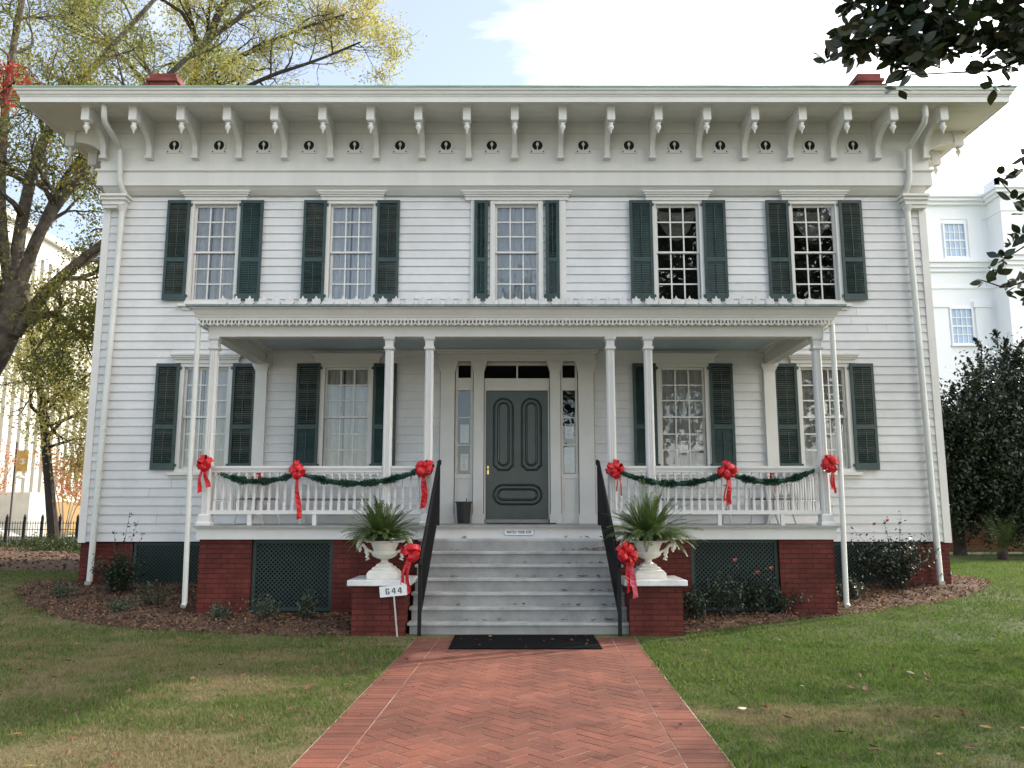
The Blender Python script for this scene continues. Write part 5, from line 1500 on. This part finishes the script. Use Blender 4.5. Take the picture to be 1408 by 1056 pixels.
# dark evergreens right of the house
def evergreen(label, blobs, seed, n, trunk):
    t = thing('evergreen_tree', label, 'tree', (0, 0, 0), 'dark evergreens right of the house'); r = np.random.default_rng(seed); T = Tree(seed, 8)
    T.limb([trunk, (trunk[0], trunk[1], 2.5), (trunk[0] + .2, trunk[1], 5)], .22, .08)
    vol = np.array([b[3] * b[4] * b[5] for b in blobs]); pts = []
    for b, m in zip(blobs, (n * vol / vol.sum()).astype(int)):
        d = r.normal(size=(m, 3)); d /= np.linalg.norm(d, axis=1)[:, None]; rad = r.random(m) ** .28
        lump = .80 + .38 * np.sin(d[:, 0] * 7 + b[0]) * np.sin(d[:, 2] * 6 + d[:, 1] * 5) + .12 * r.normal(size=m)
        p = np.array(b[:3]) + d * np.array(b[3:]) * (rad * lump)[:, None]; pts.append(p)
        # shoots sticking out of the crown
        for _ in range(int(9 * b[3])):
            dd = norm(np.array([r.normal(), r.normal() - .6, abs(r.normal()) + .5])); q0 = np.array(b[:3]) + dd * np.array(b[3:]) * .85; L = r.uniform(.3, .9)
            u = r.random(110); pts.append(q0 + dd * (u * L)[:, None] * np.array([.6, .6, 1.2]) + r.normal(size=(110, 3)) * (.10 * (1.1 - u))[:, None])
    C = np.concatenate(pts); C = C[C[:, 2] > .45]
    finish(t, T, M['barkdark'], C, r.uniform(.09, .17, len(C)), M['darkleaf'])
evergreen('broad dark evergreen tree right of the house, the taller one with a ragged top', [(15.9, 11.2, 3.9, 1.7, 1.7, 2.9), (17.4, 11.5, 4.0, 1.8, 1.7, 2.7), (16.2, 11, 2.4, 2.2, 1.8, 1.9), (18.6, 11.5, 2.8, 1.8, 1.8, 2.3), (15.55, 10.8, 5.9, .7, .7, 1.2)], 81, 60000, (16.3, 11.5, .3))
evergreen('lower dark evergreen close to the right house corner', [(13.7, 10.5, 3.6, 1.25, 1.3, 2.0), (14.5, 10.2, 3.2, 1.3, 1.3, 2.6), (13.7, 10.4, 2.3, 1.4, 1.3, 1.5), (12.6, 11.2, 3.2, 1.2, 1.2, 2.1), (14.9, 9.9, 2.0, 1.3, 1.2, 1.3)], 82, 42000, (13.8, 11, .3))

# arching palm-like plant before the garden wall
sg = thing('sago_palm', 'arching palm like plant before the brick garden wall', 'plant', (13.6, 8.4, .33))
f = MB(); r0 = random.Random(5)
for i in range(34):
    a = r0.uniform(0, 6.28); th = R(r0.uniform(25, 80)); L = r0.uniform(.9, 1.5); d = Vector((math.cos(a) * math.cos(th), math.sin(a) * math.cos(th), math.sin(th))); p = Vector((0, 0, .25)); pts = [p.copy()]
    for k in range(9): d = (d + Vector((0, 0, -.17))).normalized(); p = p + d * L / 9; pts.append(p.copy())
    sd = Vector((-math.sin(a), math.cos(a), 0))
    for k in range(1, 9):
        for j in (0, .5):
            b0 = pts[k].lerp(pts[k + 1] if k < 9 else pts[k], j); tg = (pts[k + 1] - pts[k]).normalized()
            for s in (-1, 1): v = sd * s * .20 * math.sin(math.pi * (k + 1) / 11) + tg * .08; f.add([b0 - tg * .012, b0 + v * .5 - tg * .014, b0 + v, b0 + v * .5 + tg * .014], [(0, 1, 2, 3)])
f.build('fronds', M['hedge'], sg); cx_ = MB(); cx_.lathe([(.14, 0), (.16, .12), (.10, .28), (.0, .32)], (0, 0, 0), 10); cx_.build('stem', M['barkdark'], sg, smooth=True)

# magnolia at the right foreground: the trunk stands outside the picture, limbs reach in
mg = thing('magnolia_tree', 'magnolia with large glossy dark leaves overhanging the top right corner', 'tree', (0, 0, 0))
T = Tree(91, 10)
T.limb([(8.6, -10.4, 0), (8.5, -10.4, 3), (8.4, -10.4, 6), (8.3, -10.3, 10)], .28, .10)
T.limb([(8.5, -10.4, 3.6), (6.6, -9.8, 5.2), (5.2, -9.4, 5.75), (4.2, -9.2, 5.6), (3.4, -9.1, 5.45), (2.75, -9.1, 5.3)], .05, .006)
T.limb([(5.2, -9.4, 5.75), (4.4, -9.0, 5.4), (3.9, -8.95, 5.1), (3.45, -9.05, 5.02), (3.05, -9.05, 5.0)], .014, .004)
T.limb([(8.5, -10.4, 2.6), (6.4, -9.4, 3.6), (5.0, -9.0, 3.75), (4.2, -8.9, 3.55), (3.8, -8.9, 3.30), (3.58, -8.9, 3.38)], .022, .003)
T.limb([(6.4, -9.4, 3.6), (5.2, -8.9, 4.3), (4.4, -8.9, 4.05), (3.95, -8.9, 3.98), (3.77, -8.9, 4.22)], .016, .003)
T.limb([(4.6, -8.9, 3.7), (4.1, -8.9, 3.75), (3.72, -8.9, 3.52)], .012, .004)
def rosette(C, r, n, L, out):
    """n leaves whorled round a twig end; 6 sided leaves with a bent rib"""
    for i in range(n):
        a = r.uniform(0, 6.28); th = r.uniform(-.5, .9); d = np.array([math.cos(a) * math.cos(th), math.sin(a) * math.cos(th), math.sin(th)])
        w = norm(np.cross(d, r.normal(size=3))); nn = np.cross(d, w); l = L * r.uniform(.75, 1.2); wd = l * .25; b = C + d * .02
        P = [b] + [b + d * l * u_ + w * wd * v_ - nn * l * z_ for u_, v_, z_ in ((.16, .62, .06), (.40, 1.0, .07), (.66, .90, .04), (.86, .48, .06))] + [b + d * l - nn * l * .14] + [b + d * l * u_ - w * wd * v_ - nn * l * z_ for u_, v_, z_ in ((.86, .48, .06), (.66, .90, .04), (.40, 1.0, .07), (.16, .62, .06))]
        out.append(P)
r = T.r; out = []
dens = []
for (x, z, rx, rz, m) in ((2.95, 5.42, .40, .22, 26), (3.25, 5.58, .55, .22, 34), (2.72, 5.22, .15, .08, 7), (2.98, 5.12, .13, .08, 7), (3.10, 5.07, .10, .06, 5), (3.35, 5.25, .22, .10, 14), (3.65, 5.40, .25, .20, 16), (3.95, 5.55, .3, .25, 18), (3.85, 5.18, .16, .12, 11), (4.05, 5.25, .2, .2, 12), (2.56, 5.22, .07, .06, 3), (2.62, 5.60, .12, .15, 7), (4.6, 5.7, .5, .4, 26), (5.6, 5.8, .7, .5, 30)):
    for _ in range(int(m * 1.55)): dens.append((x + r.normal() * rx * .55, -9.12 + r.normal() * .16, z + r.normal() * rz * .55))
for c_ in dens: rosette(np.array(c_), r, 6, .135, out)
for c_, m in (((3.77, -8.9, 4.24), 5), ((3.88, -8.9, 4.02), 5), ((3.97, -8.9, 3.92), 6), ((3.60, -8.9, 3.37), 6), ((3.70, -8.9, 3.42), 7), ((3.74, -8.9, 3.56), 8), ((3.84, -8.9, 3.66), 8), ((3.92, -8.9, 3.74), 8), ((3.86, -8.9, 3.36), 8), ((3.74, -8.9, 3.28), 4), ((3.95, -8.9, 3.25), 8), ((4.0, -8.9, 3.45), 8), ((4.05, -8.9, 4.4), 6)): rosette(np.array(c_), r, m, .105, out)
for _ in range(150):       # leaves along the limbs farther out of the picture
    u = r.random(); a_, b_ = ((np.array([8.0, -10.2, 3.2]), np.array([4.6, -8.95, 3.75])), (np.array([6.4, -9.4, 3.7]), np.array([4.5, -8.9, 4.15])))[r.integers(0, 2)]
    rosette(a_ + (b_ - a_) * u + r.normal(size=3) * .16, r, 6, .13, out)
for _ in range(2600):      # the unseen body of the tree
    d = r.normal(size=3); d /= np.linalg.norm(d); c_ = np.array([8.9, -10.8, 7.6]) + d * np.array([2.9, 3.0, 4.0]) * r.random() ** .4
    if abs(c_[0] + .05) < .70 * (c_[1] + 15.1) + .3 and c_[1] > -15: continue
    rosette(c_, r, 5, .22, out)
out = np.array(out); F = np.arange(len(out) * 10).reshape(-1, 10)
T.mb.build('trunk', M['barkdark'], mg, smooth=True); np_mesh('crown', out.reshape(-1, 3), F, M['magleaf'], mg)

# shade trees: one right of the picture shading the lawn, one behind the viewer mirrored in the panes
def shade_tree(name, label, x, y, h, rad, seed, n, size):
    t = thing(name, label, 'tree', (0, 0, 0)); T = Tree(seed, 8); T.limb([(x, y, .1), (x + .1, y, h * .3), (x, y + .1, h * .6), (x, y, h * .85)], .34, .1)
    for k in range(9):
        a = k * 2.4; z0 = h * (.3 + .05 * k); T.limb([(x, y, z0), (x + rad * .5 * math.cos(a), y + rad * .5 * math.sin(a), z0 + h * .12), (x + rad * .9 * math.cos(a), y + rad * .9 * math.sin(a), z0 + h * .2)], .12, .03, 6, rad * .5, 1, .3)
    C = T.leaves(n, rad * .11); finish(t, T, M['bark'], C, T.r.uniform(size * .7, size * 1.3, len(C)), M['shrubleaf'] if size > .25 else M['oakleaf'])
shade_tree('shade_tree', 'leafy tree standing right of the lawn outside the frame', 14.0, -4.4, 9.5, 2.9, 101, 4, .18)
shade_tree('yard_oak', 'oak behind the viewer that shows mirrored in the window panes', 7.5, -27, 17.5, 6.5, 102, 26, .34)

# small plants in the beds -----------------------------------------------------
def shrub(name, label, x, y, h, w, mtl, seed, nst, per, size, group=None, bare=None, flowers=(), fm='rose', cat='shrub'):
    z = ghf(x, y) + .04; t = thing(name, label, cat, (x, y, z), group); r = np.random.default_rng(seed); m = MB(); C = []
    for k in range(nst):
        a = r.uniform(0, 6.28); tl = r.uniform(.1, 1.0) * w; hh = h * r.uniform(.6, 1.05); p0 = np.array([.06 * math.cos(a), .06 * math.sin(a), -.03]); p2 = np.array([tl * math.cos(a), tl * math.sin(a), hh]); p1 = (p0 + p2) / 2 + np.array([0, 0, hh * .18]) + r.normal(size=3) * .03
        pts = [p0 * (1 - u) ** 2 + 2 * u * (1 - u) * p1 + u * u * p2 for u in np.linspace(0, 1, 7)]; m.tube(pts, [.007, .006, .006, .005, .004, .003, .002], 4)
        u = .25 + .75 * r.random(per); q = ((1 - u) ** 2)[:, None] * p0 + (2 * u * (1 - u))[:, None] * p1 + (u * u)[:, None] * p2; C.append(q + r.normal(size=(per, 3)) * (.045 + .03 * w))
    for dx, dz in bare or ():
        pts = [(0, 0, 0), (dx * .35, -.05, dz * .45), (dx * .75, -.08, dz * .8), (dx, -.08, dz)]; m.tube(pts, [.006, .004, .003, .002], 4)
        u = r.random(26) ** .7; q = np.stack([dx * u, -.05 - .03 * u, dz * (1.15 * u - .15 * u * u)], 1); C.append(q + r.normal(size=q.shape) * .03)
    m.build('stems', M['barkdark'], t); C = np.concatenate(C); C[:, 2] = np.maximum(C[:, 2], .01); leaves_obj('foliage', C, r.uniform(size * .7, size * 1.3, len(C)), mtl, t)
    for fx, fz in flowers:
        fl = MB()
        for k in range(9):
            a = k * 2.4; rr = .006 + .0022 * k; fl.cbox((fx + rr * math.cos(a), -.12 + rr * math.sin(a) * .6, fz + .012 * math.sin(k * 1.7)), (.022, .007, .024), Matrix.Rotation(a, 3, 'Z') @ Matrix.Rotation(.5, 3, 'X'))
        fl.build('flower', M[fm], t)
shrub('leafy_shrub', 'dark leafy shrub at the left house corner with tall thin sprays', -6.70, -.75, .62, .42, M['shrubleaf'], 1, 34, 60, .055, bare=((.15, 1.35), (.42, 1.0), (-.1, 1.05), (.30, 1.2)))
for i, (x, y, h, w, lb) in enumerate(((-5.55, -1.95, .34, .34, 'grey green low plant below the left lattice by the downspout'), (-5.85, -2.45, .18, .22, 'smallest grey green plant near the left bed edge'), (-4.15, -3.05, .20, .20, 'low plant before the left end of the porch brickwork'), (-3.55, -3.0, .26, .25, 'low plant before the left porch lattice, left of centre'), (-2.95, -3.0, .34, .14, 'thin upright sprig before the left porch lattice'), (-7.35, -1.3, .25, .2, 'sparse weed at the left tip of the bed'))):
    shrub('low_plant', lb, x, y, h, w, M['paleleaf'], 20 + i, 14, 26, .045, 'low plants in the left bed', cat='plant')
for i, (x, y, h, w, fl, lb) in enumerate(((2.55, -2.95, .45, .36, (), 'low rose bush next to the right pedestal'), (3.05, -2.75, .62, .36, ((.12, .80), ), 'rose bush before the left side of the right lattice'), (3.55, -2.55, .58, .34, ((.0, .60), (.2, .66)), 'rose bush with two blooms before the right lattice'), (4.0, -2.45, .40, .34, (), 'rose bush before the right porch brickwork'), (4.35, -2.1, .52, .36, ((-.10, .68), (.16, 1.0)), 'rose bush with a tall cane and top bloom at the porch corner'), (4.85, -1.75, .45, .36, (), 'rose bush by the right porch downspout'), (5.4, -1.45, .38, .34, (), 'rose bush beyond the porch downspout, farthest right'))):
    shrub('rose_bush', lb, x, y, h * .85, w, M['roseleaf'], 40 + i, 16, 34, .056, 'rose bushes in the right bed', bare=[(f_[0], f_[1]) for f_ in fl], flowers=fl)
shrub('camellia_shrub', 'arching glossy leaved shrub with two red flowers below the right window', 6.55, -.55, .85, .75, M['glossleaf'], 60, 34, 60, .06, bare=((-.75, 1.05), (.1, 1.3), (-.2, 1.2), (.75, .6), (.9, .3)), flowers=((-.38, 1.12), (-.15, 1.18)), fm='camellia')
for i, (x, y, w, lb) in enumerate(((-17.6, 16.5, 1.5, 'low green ground shrub around the slender tree trunk'), (-14.6, 13.5, 1.6, 'low green ground shrub halfway to the house corner'), (-12.4, 12.0, 1.3, 'low green ground shrub nearest the house corner'), (-20.4, 15.5, 1.3, 'low green ground shrub at the left edge'))):
    t = thing('ground_shrub', lb, 'shrub', (x, y, .33), 'low shrubs along the far bed'); r = np.random.default_rng(70 + i); n = 3800
    C = np.stack([r.normal(0, w * .5, n), r.normal(0, .5, n), np.abs(r.normal(0, .22, n)) * np.exp(-r.random(n))], 1); leaves_obj('foliage', C, r.uniform(.06, .13, n), M['hedge'], t)
    m = MB()
    for k in range(8): m.tube([(0, 0, -.02), (r.normal() * w * .4, r.normal() * .3, .3)], .012, 4)
    m.build('stems', M['barkdark'], t)

# ------------------------------------------------------------------ background buildings
ob = thing('office_building', 'tall cream office block with close upright ribs left of the house', 'building', (-30, 40, 0))
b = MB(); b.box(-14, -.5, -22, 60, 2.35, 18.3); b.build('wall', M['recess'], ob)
b = MB(); b.box(-14, .0, -22, 60.2, 17.6, 18.9); b.box(-14.2, .35, -22.3, 60.4, 18.9, 19.3); b.box(-14, -.02, -22, 60.2, 2.35, 2.75); b.build('cornice', M['cream'], ob)
b = MB(); b.box(-13.8, -.05, -22, 60, .2, 2.35); b.build('base', M['tan'], ob)
rib = MB(); rib.box(-.5, .0, -.26, .26, 2.75, 17.6); rme = rib.mesh('rib', M['creamrib'])
for i in range(90): link('rib', rme, ob, (0, -21.6 + i * .9, 0))
cs = thing('concrete_stair', 'grey concrete stair block with a sloping side by the office building', 'stair', (-28.9, 33, .3))
b = MB(); b.box(-3.5, 1.1, 0, 2.0, 0, 2.5); b.build('landing', M['concrete'], cs)
b = MB(); b.prism([(-3.2, .0), (.9, .0), (-3.2, 2.1)], -1.6, 0, lambda p, q, a: (p, a, q)); b.build('flight', M['concrete'], cs)
b = MB(); b.prism([(-3.2, 2.1), (.9, .0), (.9, .22), (-3.2, 2.35)], -1.72, -1.60, lambda p, q, a: (p, a, q)); b.build('parapet', M['cream'], cs)
bn = thing('street_banner', 'gold brown banner hanging from a lamp pole behind the slender trunk', 'banner', (-27.62, 31, .33))
b = MB(); b.tube([(0, 0, 0), (0, 0, 5.2)], .05, 8); b.box(0, .75, -.015, .015, 4.72, 4.75); b.box(0, .75, -.015, .015, 3.5, 3.53); b.build('pole', M['plastic'], bn)
b = MB(); b.box(.08, .70, -.008, .008, 3.55, 4.70); b.build('cloth', M['banner'], bn)
b = MB(); b.lathe([(.17, -.005), (.17, .005), (.0, .006)], (0, 0, 0), 18); em = b.build('emblem', M['concrete'], bn); em.rotation_euler.x = R(90); em.location = (.39, -.012, 4.12)
b = MB(); b.lathe([(.05, 0), (.24, .06), (.24, .10), (.1, .2), (.0, .22)], (.35, 0, 3.15), 12); b.build('lamp_head', M['concrete'], bn)

fe = thing('iron_fence', 'black iron fence with spear topped posts left of the house', 'fence', (-9, 20, .3))
xs_ = np.arange(-24, 0.1, .74)
for x in xs_:
    b = MB(); b.box(x - .04, x + .04, -.04, .04, 0, 1.0); b.lathe([(.05, 1.0), (.075, 1.03), (.05, 1.06), (.07, 1.12), (.04, 1.20), (.01, 1.27), (.0, 1.28)], (x, 0, 0), 8); b.build('post', M['black'], fe)
b = MB()
for z in (.15, .62, .88): b.box(-24, 0, -.012, .012, z, z + .025)
for x in np.arange(-24, 0, .106): b.box(x - .008, x + .008, -.008, .008, .02, .98)
b.build('pickets', M['black'], fe)
cw = MB(); cw.box(-40, -8.6, 21.2, 21.4, .2, .62); cwo = cw.build('kerb_wall', M['concrete']); tag(cwo, 'low pale concrete wall running behind the iron fence', 'wall')
rd = MB(); rd.quad((-60, 21.5, .345), (-8.4, 21.5, .345), (-8.4, 33, .345), (-60, 33, .345)); tag(rd.build('pavement', M['cream']), kind='structure')

wb = thing('stone_building', 'tall white stone building with blue tinted windows right of the house', 'building', (27.5, 35, 0))
b = MB(); b.box(-9, 2.45, .0, 20, .0, 21.4); b.box(2.45, 18, -1.5, 20, .0, 21.4); b.build('wall', M['bwhite'], wb)
b = MB()
for x0, x1, y in ((-9, 2.45, 0), (2.45, 18, -1.5)):
    e = .0 if x0 < 0 else .25
    for z0, z1, o in ((21.4, 22.2, -.25), (21.25, 21.4, .55), (21.05, 21.25, .4), (20.85, 21.05, .22), (17.05, 17.25, .40), (16.75, 17.05, .26), (16.5, 16.75, .14), (15.42, 15.55, .08), (19.95, 20.05, .05)):
        b.box(x0, x1 - (0 if e else o + .0), y - o, y + .4, z0, z1)
        if e: b.box(x0 - o, x0, y - o, y + 1.6, z0, z1)
b.build('cornice', M['bwhite'], wb)
b = MB()
for xa in (-3.2, -1.0, 1.6, 4.4, 8.0):
    yy = 0 if xa < 2.4 else -1.5
    b.box(xa - .45, xa + .45, yy - .12, yy, .3, 14.2); b.box(xa - .55, xa + .55, yy - .2, yy, 14.2, 14.6); b.box(xa - .45, xa + .45, yy - .09, yy, 17.3, 20.0)
b.build('pilasters', M['bwhite'], wb)
def bwin(x0, x1, z0, z1, y, nx, nz):
    f = MB(); g = .09
    f.box(x0 - g, x0, y - .14, y + .02, z0 - g, z1 + g); f.box(x1, x1 + g, y - .14, y + .02, z0 - g, z1 + g); f.box(x0, x1, y - .14, y + .02, z1, z1 + g); f.box(x0 - .16, x1 + .16, y - .2, y + .02, z0 - g - .1, z0 - g)
    f.box(x0, x1, y - .10, y - .02, z0 - g, z0)
    for k in range(1, nx): q = x0 + (x1 - x0) * k / nx; f.box(q - .025, q + .025, y - .07, y - .03, z0, z1)
    for k in range(1, nz): q = z0 + (z1 - z0) * k / nz; w = .045 if k * 2 == nz else .025; f.box(x0, x1, y - .072, y - .032, q - w, q + w)
    o = f.build('window', M['bwhite'], wb); p_ = MB(); p_.box(x0, x1, y - .028, y - .005, z0, z1); p_.build('pane', M['bglass'], o)
for z0, z1, nz in ((17.5, 19.6, 4), (11.95, 14.1, 4), (6.6, 8.8, 4)):
    for x0 in (-.35, -4.6, 5.2, 9.2): bwin(x0, x0 + 1.25, z0, z1, 0 if x0 < 2 else -1.5, 4, nz)
gw = MB(); gw.box(7.9, 34, 14.0, 14.35, .2, 1.62); gw.box(7.9, 34, 13.94, 14.41, 1.62, 1.70); gwo = gw.build('garden_wall', M['gardenbrick']); tag(gwo, 'low brown brick garden wall behind the right side lawn', 'wall')
